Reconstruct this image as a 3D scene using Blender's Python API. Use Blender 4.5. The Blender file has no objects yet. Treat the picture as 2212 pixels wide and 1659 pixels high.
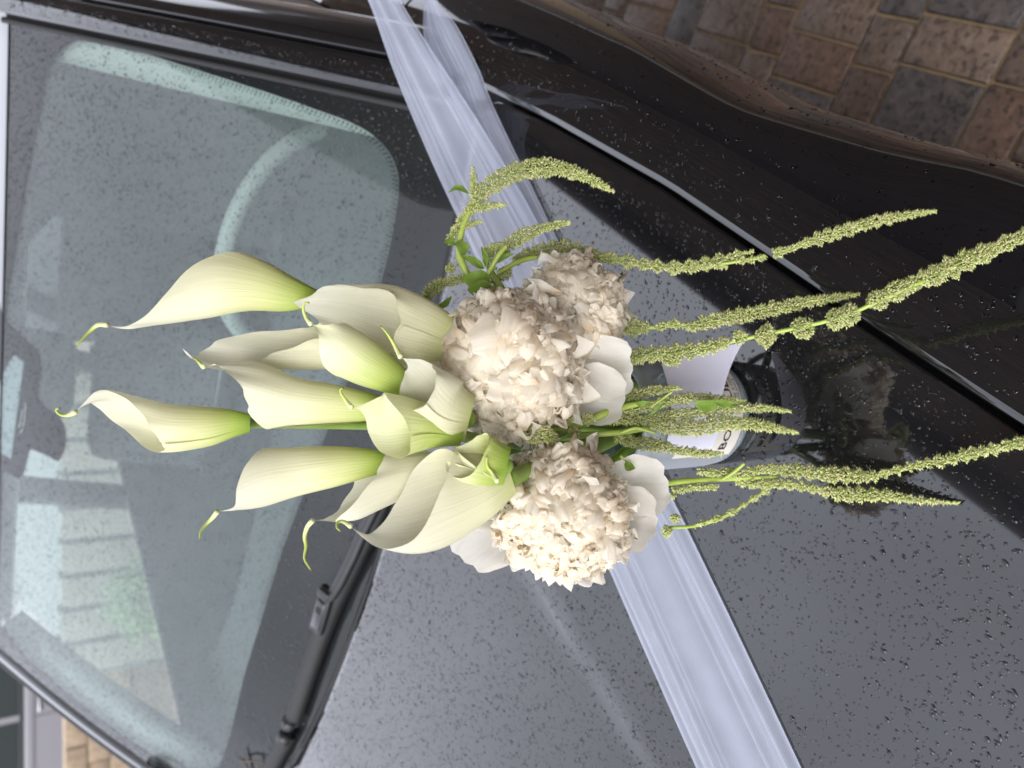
import bpy, bmesh, math, random
import numpy as np
from mathutils import Vector, Matrix, noise

# ------------------------------------------------------------------ camera, sky, sun, exposure
C = bpy.context.scene.collection
scene = bpy.context.scene
PITCH = math.radians(36.0)          # camera looks down this much; the phone is turned on its side
FPX = 1640.0                        # focal length in pixels of a 2212 x 1659 picture
CAM = Vector((0.0, 0.0, 1.56))
cp, sp_ = math.cos(PITCH), math.sin(PITCH)
cam_d = bpy.data.cameras.new('camera')
cam = bpy.data.objects.new('camera', cam_d)
C.objects.link(cam)
cr, cu = Vector((0, -sp_, -cp)), Vector((1, 0, 0))
cb = cr.cross(cu)
cam.matrix_world = Matrix(((cr.x, cu.x, cb.x, CAM.x), (cr.y, cu.y, cb.y, CAM.y), (cr.z, cu.z, cb.z, CAM.z), (0, 0, 0, 1)))
cam_d.sensor_width = 36.0
cam_d.lens = 36.0 * FPX / 2212.0
cam_d.clip_start = 0.02
cam_d.clip_end = 600.0
cam_d.dof.use_dof = True
cam_d.dof.focus_distance = 0.49
cam_d.dof.aperture_fstop = 7.5
scene.camera = cam

CLOUD_SHIFT = (3.8, 7.86, -1.4)
SUN_EL, SUN_AZ = math.radians(46), math.radians(-138)     # azimuth from +Y towards +X
world = bpy.data.worlds.new('World')
scene.world = world
world.use_nodes = True
wn = world.node_tree.nodes
wl = world.node_tree.links
wn.clear()
w_out = wn.new('ShaderNodeOutputWorld')
w_bg = wn.new('ShaderNodeBackground')
w_sky = wn.new('ShaderNodeTexSky')
w_sky.sky_type = 'NISHITA'
w_sky.sun_disc = False
w_sky.sun_elevation = SUN_EL
w_sky.sun_rotation = SUN_AZ
w_sky.air_density = 1.0
w_sky.dust_density = 5.0
w_sky.ozone_density = 1.0
w_bw = wn.new('ShaderNodeRGBToBW')
w_tint = wn.new('ShaderNodeMix'); w_tint.data_type = 'RGBA'; w_tint.blend_type = 'MULTIPLY'; w_tint.inputs[0].default_value = 1.0
w_tint.inputs[7].default_value = (1.92, 2.0, 2.18, 1)
w_mix = wn.new('ShaderNodeMix'); w_mix.data_type = 'RGBA'; w_mix.inputs[0].default_value = 0.88    # cloud cover: the blue goes grey
wl.new(w_sky.outputs[0], w_bw.inputs[0])
wl.new(w_bw.outputs[0], w_tint.inputs[6])
wl.new(w_sky.outputs[0], w_mix.inputs[6])
wl.new(w_tint.outputs[2], w_mix.inputs[7])
# soft cloud structure
w_tc = wn.new('ShaderNodeTexCoord')
w_no = wn.new('ShaderNodeTexNoise'); w_no.inputs['Scale'].default_value = 0.9; w_no.inputs['Detail'].default_value = 3.0
w_mr = wn.new('ShaderNodeMapRange'); w_mr.inputs[1].default_value = 0.3; w_mr.inputs[2].default_value = 0.7; w_mr.inputs[3].default_value = 0.55; w_mr.inputs[4].default_value = 1.55
w_cl = wn.new('ShaderNodeMix'); w_cl.data_type = 'RGBA'; w_cl.blend_type = 'MULTIPLY'; w_cl.inputs[0].default_value = 1.0
w_mp = wn.new('ShaderNodeMapping'); w_mp.inputs['Location'].default_value = CLOUD_SHIFT
wl.new(w_tc.outputs['Generated'], w_mp.inputs['Vector'])
wl.new(w_mp.outputs[0], w_no.inputs['Vector'])
wl.new(w_no.outputs['Fac'], w_mr.inputs[0])
# an even cloud sheet over most of it; what is left is the brighter part of the sky round the hidden sun
w_sheet = wn.new('ShaderNodeMix'); w_sheet.data_type = 'RGBA'; w_sheet.inputs[0].default_value = 0.8
w_sheet.inputs[7].default_value = (7.2, 7.5, 8.5, 1)
wl.new(w_mix.outputs[2], w_sheet.inputs[6])
wl.new(w_sheet.outputs[2], w_cl.inputs[6])
wl.new(w_mr.outputs[0], w_cl.inputs[7])
wl.new(w_cl.outputs[2], w_bg.inputs[0])
w_bg.inputs[1].default_value = 0.13
wl.new(w_bg.outputs[0], w_out.inputs[0])

sun_d = bpy.data.lights.new('sun', 'SUN')
sun_d.energy = 1.3
sun_d.angle = math.radians(50)
sun_d.color = (1.0, 0.97, 0.93)
sun = bpy.data.objects.new('sun', sun_d)
C.objects.link(sun)
sd = Vector((math.sin(SUN_AZ) * math.cos(SUN_EL), math.cos(SUN_AZ) * math.cos(SUN_EL), math.sin(SUN_EL)))
sun.rotation_euler = (-sd).to_track_quat('-Z', 'Y').to_euler()
sun.location = sd * 20

vs = scene.view_settings
vs.view_transform = 'Standard'
vs.look = 'None'
vs.exposure = 1.08
vs.gamma = 1.0
vs.use_curve_mapping = False
scene.render.engine = 'CYCLES'
scene.cycles.max_bounces = 12
scene.cycles.diffuse_bounces = 8
scene.cycles.transparent_max_bounces = 24
scene.cycles.sample_clamp_indirect = 6.0

rnd = random.Random(11)
nrs = np.random.RandomState(5)

# ------------------------------------------------------------------ helpers
def ray(x, y):
    """direction of the line of sight through a point of the 2212 x 1659 picture, unit depth"""
    a = (1659.0 - y - 829.5) / FPX
    b = (x - 1106.0) / FPX
    return Vector((a, cp - b * sp_, -sp_ - b * cp))
def at(x, y, d):
    return CAM + ray(x, y) * d
DV, UX = Vector((0, -sp_, -cp)), Vector((1, 0, 0))

def tag(o, label=None, cat=None, group=None, kind=None):
    if label: o['label'] = label
    if cat: o['category'] = cat
    if group: o['group'] = group
    if kind: o['kind'] = kind
    return o
def empty(name, loc=(0, 0, 0), rz=0.0, parent=None):
    o = bpy.data.objects.new(name, None)
    o.empty_display_size = 0.05
    C.objects.link(o)
    o.location = loc
    o.rotation_euler = (0, 0, rz)
    if parent: o.parent = parent
    return o
def link(name, me, parent=None, mat=None):
    o = bpy.data.objects.new(name, me)
    if mat is not None and not me.materials: me.materials.append(mat)
    C.objects.link(o)
    if parent is not None: o.parent = parent
    return o
def mesh(name, verts, faces, mat=None, parent=None, smooth=True, local=None, attrs=None):
    """link verts/faces as one object; local: an object whose frame the world verts are moved into"""
    me = bpy.data.meshes.new(name)
    if local is not None:
        M = (local.matrix_basis if local.parent is None else local.parent.matrix_basis @ local.matrix_basis).inverted()
        verts = [M @ Vector(v) for v in verts]
    me.from_pydata([tuple(v) for v in verts], [], faces)
    if smooth:
        me.polygons.foreach_set('use_smooth', [True] * len(me.polygons))
    if attrs:
        for k, vals in attrs.items():
            a = me.attributes.new(k, 'FLOAT', 'POINT')
            a.data.foreach_set('value', np.asarray(vals, dtype=np.float32))
    me.update()
    return link(name, me, parent, mat)
def placed(name, loc, rz=0.0):
    o = empty(name, loc, rz)
    o.matrix_basis = Matrix.Translation(Vector(loc)) @ Matrix.Rotation(rz, 4, 'Z')
    return o
def grid_faces(nu, nv, off=0, close=False):
    f = []
    for i in range(nu - (0 if close else 1)):
        i2 = (i + 1) % nu
        for j in range(nv - 1):
            f.append((off + i * nv + j, off + i2 * nv + j, off + i2 * nv + j + 1, off + i * nv + j + 1))
    return f
def grid(name, P, nu, nv, mat, parent, local=None, close=False, smooth=True, flip=False):
    v = [P(i, j) for i in range(nu) for j in range(nv)]
    f = grid_faces(nu, nv, 0, close)
    if flip: f = [q[::-1] for q in f]
    return mesh(name, v, f, mat, parent, smooth, local)
def tube_geo(pts, rad, n=8, cap=True):
    pts = [Vector(p) for p in pts]
    m = len(pts)
    V, F = [], []
    up = Vector((0.3, 0.2, 1)).normalized()
    prev = None
    for i, p in enumerate(pts):
        t = (pts[min(i + 1, m - 1)] - pts[max(i - 1, 0)]).normalized()
        if prev is None:
            a = t.cross(up)
            if a.length < 1e-3: a = t.cross(Vector((1, 0, 0)))
        else:
            a = prev - t * prev.dot(t)
        a.normalize()
        prev = a
        b = t.cross(a)
        r = rad[i] if hasattr(rad, '__len__') else rad
        for k in range(n):
            an = 2 * math.pi * k / n
            V.append(p + a * (r * math.cos(an)) + b * (r * math.sin(an)))
    for i in range(m - 1):
        for k in range(n):
            k2 = (k + 1) % n
            F.append((i * n + k, i * n + k2, (i + 1) * n + k2, (i + 1) * n + k))
    if cap:
        F.append(tuple(range(n))[::-1])
        F.append(tuple(range((m - 1) * n, m * n)))
    return V, F
def tube(name, pts, rad, mat, parent=None, n=8, local=None):
    V, F = tube_geo(pts, rad, n)
    return mesh(name, V, F, mat, parent, True, local)
def join_geo(*parts):
    V, F = [], []
    for v, f in parts:
        o = len(V)
        V += list(v)
        F += [tuple(i + o for i in q) for q in f]
    return V, F
def box_geo(a, b, M=None, bev=0.0):
    x0, y0, z0 = a; x1, y1, z1 = b
    if bev <= 0:
        V = [Vector(p) for p in ((x0, y0, z0), (x1, y0, z0), (x1, y1, z0), (x0, y1, z0), (x0, y0, z1), (x1, y0, z1), (x1, y1, z1), (x0, y1, z1))]
        F = [(0, 3, 2, 1), (4, 5, 6, 7), (0, 1, 5, 4), (1, 2, 6, 5), (2, 3, 7, 6), (3, 0, 4, 7)]
    else:
        bm = bmesh.new()
        bmesh.ops.create_cube(bm, size=1.0)
        for v in bm.verts:
            v.co = Vector(((x0 + x1) / 2 + v.co.x * (x1 - x0), (y0 + y1) / 2 + v.co.y * (y1 - y0), (z0 + z1) / 2 + v.co.z * (z1 - z0)))
        bmesh.ops.bevel(bm, geom=list(bm.edges), offset=bev, segments=2, profile=0.5, affect='EDGES')
        bm.verts.index_update()
        V = [v.co.copy() for v in bm.verts]
        F = [tuple(v.index for v in f.verts) for f in bm.faces]
        bm.free()
    if M is not None: V = [M @ v for v in V]
    return V, F
def smoothpath(pts, n):
    """Catmull-Rom through rows of numbers, n samples evenly spaced by length of the first two or three columns"""
    P = np.asarray(pts, dtype=float)
    if len(P) == 2:
        t = np.linspace(0, 1, n)[:, None]
        return P[0] * (1 - t) + P[1] * t
    Q = np.vstack([2 * P[0] - P[1], P, 2 * P[-1] - P[-2]])
    out = []
    for i in range(1, len(Q) - 2):
        for t in np.linspace(0, 1, 16, endpoint=False):
            a, b, c, d = Q[i - 1], Q[i], Q[i + 1], Q[i + 2]
            out.append(0.5 * ((2 * b) + (-a + c) * t + (2 * a - 5 * b + 4 * c - d) * t * t + (-a + 3 * b - 3 * c + d) * t ** 3))
    out.append(Q[-2])
    out = np.array(out)
    seg = np.r_[0, np.cumsum(np.linalg.norm(np.diff(out[:, :2], axis=0), axis=1))]
    s = np.linspace(0, seg[-1], n)
    return np.stack([np.interp(s, seg, out[:, k]) for k in range(out.shape[1])], axis=1)

# ------------------------------------------------------------------ materials
def mat(name, base=(0.5, 0.5, 0.5), rough=0.5, spec=0.5, metal=0.0, ior=None, coat=0.0, coat_rough=0.03, noise_amt=0.0, noise_scale=20.0, bump=0.0, bump_scale=200.0):
    m = bpy.data.materials.new(name)
    m.use_nodes = True
    nt = m.node_tree
    b = nt.nodes['Principled BSDF']
    b.inputs['Base Color'].default_value = (*base, 1)
    b.inputs['Roughness'].default_value = rough
    b.inputs['Metallic'].default_value = metal
    b.inputs['Specular IOR Level'].default_value = spec
    if ior: b.inputs['IOR'].default_value = ior
    b.inputs['Coat Weight'].default_value = coat
    b.inputs['Coat Roughness'].default_value = coat_rough
    if noise_amt or bump:
        tc = nt.nodes.new('ShaderNodeTexCoord')
    if noise_amt:
        no = nt.nodes.new('ShaderNodeTexNoise')
        no.inputs['Scale'].default_value = noise_scale
        no.inputs['Detail'].default_value = 5
        nt.links.new(tc.outputs['Object'], no.inputs['Vector'])
        mr = nt.nodes.new('ShaderNodeMapRange')
        mr.inputs[1].default_value = 0.25; mr.inputs[2].default_value = 0.75
        mr.inputs[3].default_value = 1 - noise_amt; mr.inputs[4].default_value = 1 + noise_amt
        nt.links.new(no.outputs['Fac'], mr.inputs[0])
        mx = nt.nodes.new('ShaderNodeMix'); mx.data_type = 'RGBA'; mx.blend_type = 'MULTIPLY'; mx.inputs[0].default_value = 1
        mx.inputs[6].default_value = (*base, 1)
        nt.links.new(mr.outputs[0], mx.inputs[7])
        nt.links.new(mx.outputs[2], b.inputs['Base Color'])
    if bump:
        n2 = nt.nodes.new('ShaderNodeTexNoise')
        n2.inputs['Scale'].default_value = bump_scale
        n2.inputs['Detail'].default_value = 4
        nt.links.new(tc.outputs['Object'], n2.inputs['Vector'])
        bp = nt.nodes.new('ShaderNodeBump')
        bp.inputs['Strength'].default_value = bump
        bp.inputs['Distance'].default_value = 0.002
        nt.links.new(n2.outputs['Fac'], bp.inputs['Height'])
        nt.links.new(bp.outputs[0], b.inputs['Normal'])
    return m
def bsdf(m): return m.node_tree.nodes['Principled BSDF']
def add_translucent(m, amount):
    """thin living tissue: part of the light goes through"""
    nt = m.node_tree
    b = bsdf(m)
    out = [n for n in nt.nodes if n.type == 'OUTPUT_MATERIAL'][0]
    tr = nt.nodes.new('ShaderNodeBsdfTranslucent')
    mx = nt.nodes.new('ShaderNodeMixShader')
    mx.inputs[0].default_value = amount
    src = b.inputs['Base Color']
    if src.is_linked: nt.links.new(src.links[0].from_socket, tr.inputs[0])
    else: tr.inputs[0].default_value = src.default_value
    nt.links.new(b.outputs[0], mx.inputs[1])
    nt.links.new(tr.outputs[0], mx.inputs[2])
    nt.links.new(mx.outputs[0], out.inputs[0])
def glassy(name, tint, ior, rough=0.0):
    """a thin pane: see-through with a Fresnel reflection"""
    m = bpy.data.materials.new(name)
    m.use_nodes = True
    nt = m.node_tree
    nt.nodes.clear()
    out = nt.nodes.new('ShaderNodeOutputMaterial')
    t = nt.nodes.new('ShaderNodeBsdfTransparent'); t.inputs[0].default_value = (*tint, 1)
    g = nt.nodes.new('ShaderNodeBsdfGlossy'); g.inputs['Roughness'].default_value = rough
    fr = nt.nodes.new('ShaderNodeFresnel'); fr.inputs[0].default_value = ior
    mx = nt.nodes.new('ShaderNodeMixShader')
    nt.links.new(fr.outputs[0], mx.inputs[0])
    nt.links.new(t.outputs[0], mx.inputs[1])
    nt.links.new(g.outputs[0], mx.inputs[2])
    nt.links.new(mx.outputs[0], out.inputs[0])
    return m

M_paint = mat('black_car_paint', (0.006, 0.006, 0.007), rough=0.035, ior=1.5, coat=0.8, coat_rough=0.015, bump=0.004, bump_scale=25)
M_trim = mat('black_plastic_trim', (0.012, 0.012, 0.013), rough=0.42, bump=0.1, bump_scale=900)
M_gloss = mat('gloss_black_trim', (0.008, 0.008, 0.009), rough=0.12, coat=0.6)
M_rubber = mat('black_rubber', (0.008, 0.008, 0.008), rough=0.6)
M_dark = mat('dark_gap', (0.004, 0.004, 0.004), rough=0.8)
M_frit = mat('black_enamel', (0.010, 0.010, 0.012), rough=0.5)
M_glass = glassy('windscreen_glass', (0.80, 0.84, 0.835), 1.5)
M_sideglass = glassy('side_window_glass', (0.80, 0.88, 0.85), 1.5)
M_dash = mat('dashboard_plastic', (0.09, 0.10, 0.105), rough=0.6, bump=0.15, bump_scale=600)
M_seat = mat('seat_cloth', (0.10, 0.11, 0.115), rough=0.9, noise_amt=0.2, noise_scale=60)
M_liner = mat('headliner_cloth', (0.72, 0.77, 0.73), rough=0.9)
M_wheelgrip = mat('steering_wheel_weave', (0.62, 0.66, 0.64), rough=0.7, bump=0.8, bump_scale=260, noise_amt=0.25, noise_scale=320)
M_metal = mat('dull_steel', (0.45, 0.46, 0.48), rough=0.3, metal=1.0)
M_drop = glassy('rain_water_on_paint', (0.66, 0.66, 0.68), 1.45)
M_dropg = glassy('rain_water_on_glass', (0.50, 0.52, 0.53), 1.5)
M_mirror = mat('mirror_glass', (0.8, 0.8, 0.8), rough=0.02, metal=1.0)
# ------------------------------------------------------------------ the car's frame: origin at the rear corner of its bonnet, x to its left side, y to its tail
YAW = math.radians(-31.0)
SLOPE = math.radians(5.0)
HCAM = 0.56
AX = Vector((math.cos(YAW), math.sin(YAW), 0))
AY = Vector((-math.sin(YAW), math.cos(YAW), 0))
NB = Vector((0, 0, 1)) * math.cos(SLOPE) - AY * math.sin(SLOPE)
_d = ray(1060, 235)
ORG = CAM + _d * (-HCAM / NB.dot(_d))
MC = Matrix.Translation(ORG) @ Matrix.Rotation(YAW, 4, 'Z')
MCI = MC.inverted()
def lw(x, y, z): return MC @ Vector((x, y, z))
def wl_(P): return MCI @ P
CAML = wl_(CAM)
def rayl(x, y): return MCI.to_3x3() @ ray(x, y)
XC = -0.76
def sstep(e0, e1, x):
    t = min(1, max(0, (x - e0) / (e1 - e0)))
    return t * t * (3 - 2 * t)
def bon_z(x, y):
    """height of the bonnet skin"""
    z = math.tan(SLOPE) * y
    z += 0.060 * (1 - ((x - XC) / XC) ** 2) * 0.55
    cx = -0.355 + 0.19 * y                                   # crease on this side, mirrored on the other
    xm = x if x > XC else 2 * XC - x
    z -= 0.0085 * sstep(cx + 0.007, cx - 0.007, xm)
    if y < -0.75: z -= 0.35 * (-0.75 - y) ** 2
    return z
def bon_xr(y):
    """side edge of the bonnet next to the shut line"""
    return float(np.interp(y, [-1.15, -0.9, -0.65, -0.5, -0.28, -0.10, 0.2], [-0.155, -0.075, -0.036, -0.022, 0.002, 0.010, 0.010]))
def bon_ye(x):
    return -0.072 + 0.25 * (x + 0.63) ** 2 * (1.0 if x > -1.2 else 0.8)
def hit_bonnet(x, y, off=0.0):
    """where the line of sight meets the bonnet (car frame)"""
    d = rayl(x, y)
    t = 0.6
    for _ in range(30):
        P = CAML + d * t
        e = P.z - (bon_z(P.x, P.y) + off)
        t += e / (-d.z + 0.09 * d.y)
    return CAML + d * t, t
# windscreen: s across (-1 the car's right edge, 1 its left edge), t up the slope
WS_T = (0.03, 0.80)
def ws_p(s, t):
    hw = 0.735 + (0.605 - 0.735) * t
    if s < 0: hw = 0.775 + 0.10 * t
    x = XC + s * hw
    y = 0.045 + 0.735 * t + 0.055 * (s * s - 1) * (1 - 0.25 * t)
    if s < -0.5: y += 0.07 * ((-s - 0.5) / 0.5) ** 2
    z = 0.005 + 0.425 * t + 0.016 * math.sin(math.pi * max(0, min(1, t)))
    return Vector((x, y, z))
def hit_ws(x, y, off=0.0):
    d = rayl(x, y)
    s, t, k = 0.0, 0.5, 1.5
    for _ in range(40):
        P = ws_p(s, t)
        e = 1e-4
        Ps = (ws_p(s + e, t) - P) / e
        Pt = (ws_p(s, t + e) - P) / e
        r = CAML + d * k - P
        A = np.array([[Ps.x, Pt.x, -d.x], [Ps.y, Pt.y, -d.y], [Ps.z, Pt.z, -d.z]])
        ds = np.linalg.solve(A, np.array(r))
        s += float(np.clip(ds[0], -.4, .4)); t += float(np.clip(ds[1], -.4, .4)); k += float(np.clip(ds[2], -.5, .5))
    return s, t, k
def ws_n(s, t):
    e = 1e-3
    n = (ws_p(s + e, t) - ws_p(s - e, t)).cross(ws_p(s, t + e) - ws_p(s, t - e))
    n.normalize()
    return n if n.z > 0 else -n
def ws_at(x, y, off):
    s, t, k = hit_ws(x, y)
    return ws_p(s, t) + ws_n(s, t) * off
# ------------------------------------------------------------------ ground: brick paving
def paver_mat(name, a, b):
    m = bpy.data.materials.new(name)
    m.use_nodes = True
    nt = m.node_tree; L = nt.links
    bs = bsdf(m)
    tc = nt.nodes.new('ShaderNodeTexCoord')
    oi = nt.nodes.new('ShaderNodeObjectInfo')
    add = nt.nodes.new('ShaderNodeVectorMath'); add.operation = 'ADD'
    sc = nt.nodes.new('ShaderNodeVectorMath'); sc.operation = 'SCALE'; sc.inputs[0].default_value = (7, 13, 5)
    L.new(oi.outputs['Random'], sc.inputs['Scale'])
    L.new(tc.outputs['Object'], add.inputs[0]); L.new(sc.outputs[0], add.inputs[1])
    n1 = nt.nodes.new('ShaderNodeTexNoise'); n1.inputs['Scale'].default_value = 45; n1.inputs['Detail'].default_value = 8; n1.inputs['Roughness'].default_value = 0.75
    n2 = nt.nodes.new('ShaderNodeTexNoise'); n2.inputs['Scale'].default_value = 75; n2.inputs['Detail'].default_value = 2
    L.new(add.outputs[0], n1.inputs['Vector']); L.new(add.outputs[0], n2.inputs['Vector'])
    cr_ = nt.nodes.new('ShaderNodeValToRGB')
    cr_.color_ramp.elements[0].position = 0.34; cr_.color_ramp.elements[0].color = (*a, 1)
    cr_.color_ramp.elements[1].position = 0.66; cr_.color_ramp.elements[1].color = (*b, 1)
    L.new(n1.outputs['Fac'], cr_.inputs[0])
    # rain spots: wet stone is darker
    wr = nt.nodes.new('ShaderNodeValToRGB')
    wr.color_ramp.elements[0].position = 0.56; wr.color_ramp.elements[0].color = (1, 1, 1, 1)
    wr.color_ramp.elements[1].position = 0.63; wr.color_ramp.elements[1].color = (0.42, 0.42, 0.44, 1)
    L.new(n2.outputs['Fac'], wr.inputs[0])
    mu = nt.nodes.new('ShaderNodeMix'); mu.data_type = 'RGBA'; mu.blend_type = 'MULTIPLY'; mu.inputs[0].default_value = 1
    L.new(cr_.outputs[0], mu.inputs[6]); L.new(wr.outputs[0], mu.inputs[7])
    hv = nt.nodes.new('ShaderNodeMapRange'); hv.inputs[3].default_value = 0.7; hv.inputs[4].default_value = 1.25
    L.new(oi.outputs['Random'], hv.inputs[0])
    mu2 = nt.nodes.new('ShaderNodeMix'); mu2.data_type = 'RGBA'; mu2.blend_type = 'MULTIPLY'; mu2.inputs[0].default_value = 1
    L.new(mu.outputs[2], mu2.inputs[6]); L.new(hv.outputs[0], mu2.inputs[7])
    L.new(mu2.outputs[2], bs.inputs['Base Color'])
    bs.inputs['Roughness'].default_value = 0.6
    bp = nt.nodes.new('ShaderNodeBump'); bp.inputs['Strength'].default_value = 0.5; bp.inputs['Distance'].default_value = 0.003
    L.new(n1.outputs['Fac'], bp.inputs['Height']); L.new(bp.outputs[0], bs.inputs['Normal'])
    return m
M_pav = [paver_mat('brown_clay_paver', (0.070, 0.038, 0.026), (0.165, 0.102, 0.069)),
         paver_mat('charcoal_paver', (0.036, 0.029, 0.026), (0.108, 0.088, 0.078)),
         paver_mat('buff_brown_paver', (0.076, 0.050, 0.036), (0.175, 0.122, 0.090))]
# sand in the joints, and the same paving carried on where single bricks can no longer be told apart
M_sand = bpy.data.materials.new('sandy_joint_and_far_paving'); M_sand.use_nodes = True
_nt = M_sand.node_tree; _b = bsdf(M_sand)
_tc = _nt.nodes.new('ShaderNodeTexCoord')
_no = _nt.nodes.new('ShaderNodeTexNoise'); _no.inputs['Scale'].default_value = 90; _no.inputs['Detail'].default_value = 6
_br = _nt.nodes.new('ShaderNodeTexBrick'); _br.inputs['Scale'].default_value = 1.0
_br.inputs['Brick Width'].default_value = 0.2; _br.inputs['Row Height'].default_value = 0.1; _br.inputs['Mortar Size'].default_value = 0.004
_br.inputs['Color1'].default_value = (0.16, 0.10, 0.07, 1); _br.inputs['Color2'].default_value = (0.10, 0.085, 0.08, 1); _br.inputs['Mortar'].default_value = (0.17, 0.12, 0.07, 1)
_cr = _nt.nodes.new('ShaderNodeValToRGB')
_cr.color_ramp.elements[0].color = (0.12, 0.082, 0.045, 1); _cr.color_ramp.elements[1].color = (0.28, 0.20, 0.115, 1)
_nt.links.new(_tc.outputs['Object'], _no.inputs['Vector']); _nt.links.new(_tc.outputs['Object'], _br.inputs['Vector'])
_nt.links.new(_no.outputs['Fac'], _cr.inputs[0])
# within 2.5 m of the bricks the sheet is only joint sand
_ln = _nt.nodes.new('ShaderNodeVectorMath'); _ln.operation = 'LENGTH'
_nt.links.new(_tc.outputs['Object'], _ln.inputs[0])
_gt = _nt.nodes.new('ShaderNodeMath'); _gt.operation = 'GREATER_THAN'; _gt.inputs[1].default_value = 2.6
_nt.links.new(_ln.outputs['Value'], _gt.inputs[0])
_mx = _nt.nodes.new('ShaderNodeMix'); _mx.data_type = 'RGBA'
_nt.links.new(_gt.outputs[0], _mx.inputs[0]); _nt.links.new(_cr.outputs[0], _mx.inputs[6]); _nt.links.new(_br.outputs[0], _mx.inputs[7])
_nt.links.new(_mx.outputs[2], _b.inputs['Base Color'])
_b.inputs['Roughness'].default_value = 0.85
PAV = Vector((lw(0.6, -0.2, 0).x, lw(0.6, -0.2, 0).y, 0))
paving = link('paving', bpy.data.meshes.new('paving'), None, M_sand)
paving.matrix_basis = Matrix.Translation(PAV) @ Matrix.Rotation(YAW, 4, 'Z')
_n = 24
_gv = [((i / _n - .5) * 120, (j / _n - .5) * 120, -0.008) for i in range(_n + 1) for j in range(_n + 1)]
paving.data.from_pydata(_gv, [], [f[::-1] for f in grid_faces(_n + 1, _n + 1)])
tag(paving, 'brown and charcoal brick paving spotted by rain', kind='structure')
# the bricks: bands 19 cm and 10 cm deep, laid square to the car
pav_mesh = {}
def paver_mesh(L, W, k, mi):
    key = (L, W, k, mi)
    if key not in pav_mesh:
        r = random.Random(repr(key))
        V, F = box_geo((-L / 2, -W / 2, -0.03), (L / 2, W / 2, 0), bev=0.005)
        V = [v + Vector((r.uniform(-.002, .002), r.uniform(-.002, .002), r.uniform(-.0015, .0015))) for v in V]
        me = bpy.data.meshes.new('paver')
        me.from_pydata([tuple(v) for v in V], [], F)
        me.polygons.foreach_set('use_smooth', [True] * len(F))
        me.materials.append(M_pav[mi])
        pav_mesh[key] = me
    return pav_mesh[key]
y = -1.25
band = 0
while y < 1.75:
    W = 0.188 if band % 2 == 0 else 0.098
    x = -0.98 + rnd.uniform(-0.1, 0)
    while x < 1.35:
        L = rnd.choice([0.092, 0.098, 0.098, 0.122, 0.138]) if band % 2 == 0 else rnd.choice([0.098, 0.148, 0.188])
        if not (x < -0.85):
            me = paver_mesh(L, W, rnd.randrange(3), rnd.choice([0, 0, 1, 2, 2]))
            o = bpy.data.objects.new('paver', me)
            C.objects.link(o)
            o.parent = paving
            o.location = (x + L / 2, y + W / 2, rnd.uniform(-0.003, 0.002))
            o.rotation_euler = (rnd.uniform(-.012, .012), rnd.uniform(-.012, .012), rnd.uniform(-.012, .012) + (math.pi if rnd.random() < .5 else 0))
        x += L + 0.006
    y += W + 0.007
    band += 1

# ------------------------------------------------------------------ the house beside the car: its boarded soffit hangs over the bonnet and shows in the paint
M_board = mat('pale_bounce_boards', (0.66, 0.59, 0.53), rough=0.6, noise_amt=0.25, noise_scale=8)  # kept pale to bounce light onto the flowers and lift the paint's reflection
M_siding = mat('brown_siding', (0.10, 0.072, 0.058), rough=0.6, noise_amt=0.3, noise_scale=6)
M_fascia = mat('grey_painted_fascia', (0.30, 0.31, 0.33), rough=0.5)
M_reddoor = mat('dark_red_paint', (0.22, 0.026, 0.018), rough=0.35, coat=0.3)
M_wallwhite = mat('pale_render', (0.50, 0.52, 0.52), rough=0.9, noise_amt=0.08, noise_scale=4)
M_tile = mat('grey_roof_tile', (0.09, 0.085, 0.085), rough=0.8, noise_amt=0.3, noise_scale=3)
house = placed('house', (ORG.x, ORG.y, 0), YAW - math.radians(6.6))
tag(house, 'brown boarded house whose soffit overhangs the bonnet and mirrors in the paint', 'house')
HB = -ORG.z            # house frame has its floor on the ground, same x, y origin as the car
EZ = 1.9 + ORG.z
WR = 4.6
YF, YR = -1.3, 4.5     # ends of the porch
ex = -0.325            # edge of the eave
def hbox(name, a, b, m, bev=0.0, parent=None):
    V, F = box_geo(a, b, None, bev)
    o = mesh(name, V, F, m, parent or house, smooth=False)
    return o
hw = hbox('wall', (2.1, -6, 0), (2.35, WR, EZ + 0.25), M_wallwhite)
for i in range(14):                                     # soffit boards, running along the eave
    a = ex + 0.09 + i * 0.174
    if a > 2.1: break
    hbox('soffit_board', (a, YF, EZ + rnd.uniform(0, .003)), (a + 0.166, YR, EZ + 0.02), M_board)
hbox('fascia', (ex + 0.06, YF, EZ - 0.015), (ex + 0.085, YR, EZ + 0.2), M_fascia)
V, F = tube_geo([(ex, YF, EZ + 0.13), (ex, YR, EZ + 0.13)], 0.055, 14)
mesh('gutter', V, F, M_fascia, house)
V = [Vector(p) for p in ((ex - 0.02, YF - .1, EZ + 0.2), (ex - 0.02, YR + .1, EZ + 0.2), (2.4, YR + .1, EZ + 1.3), (2.4, YF - .1, EZ + 1.3), (ex - 0.02, YF - .1, EZ + 0.22), (ex - 0.02, YR + .1, EZ + 0.22), (2.4, YR + .1, EZ + 1.32), (2.4, YF - .1, EZ + 1.32))]
mesh('roof', V, [(0, 3, 2, 1), (4, 5, 6, 7), (0, 1, 5, 4), (1, 2, 6, 5), (2, 3, 7, 6), (3, 0, 4, 7)], M_tile, house, smooth=False)
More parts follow.
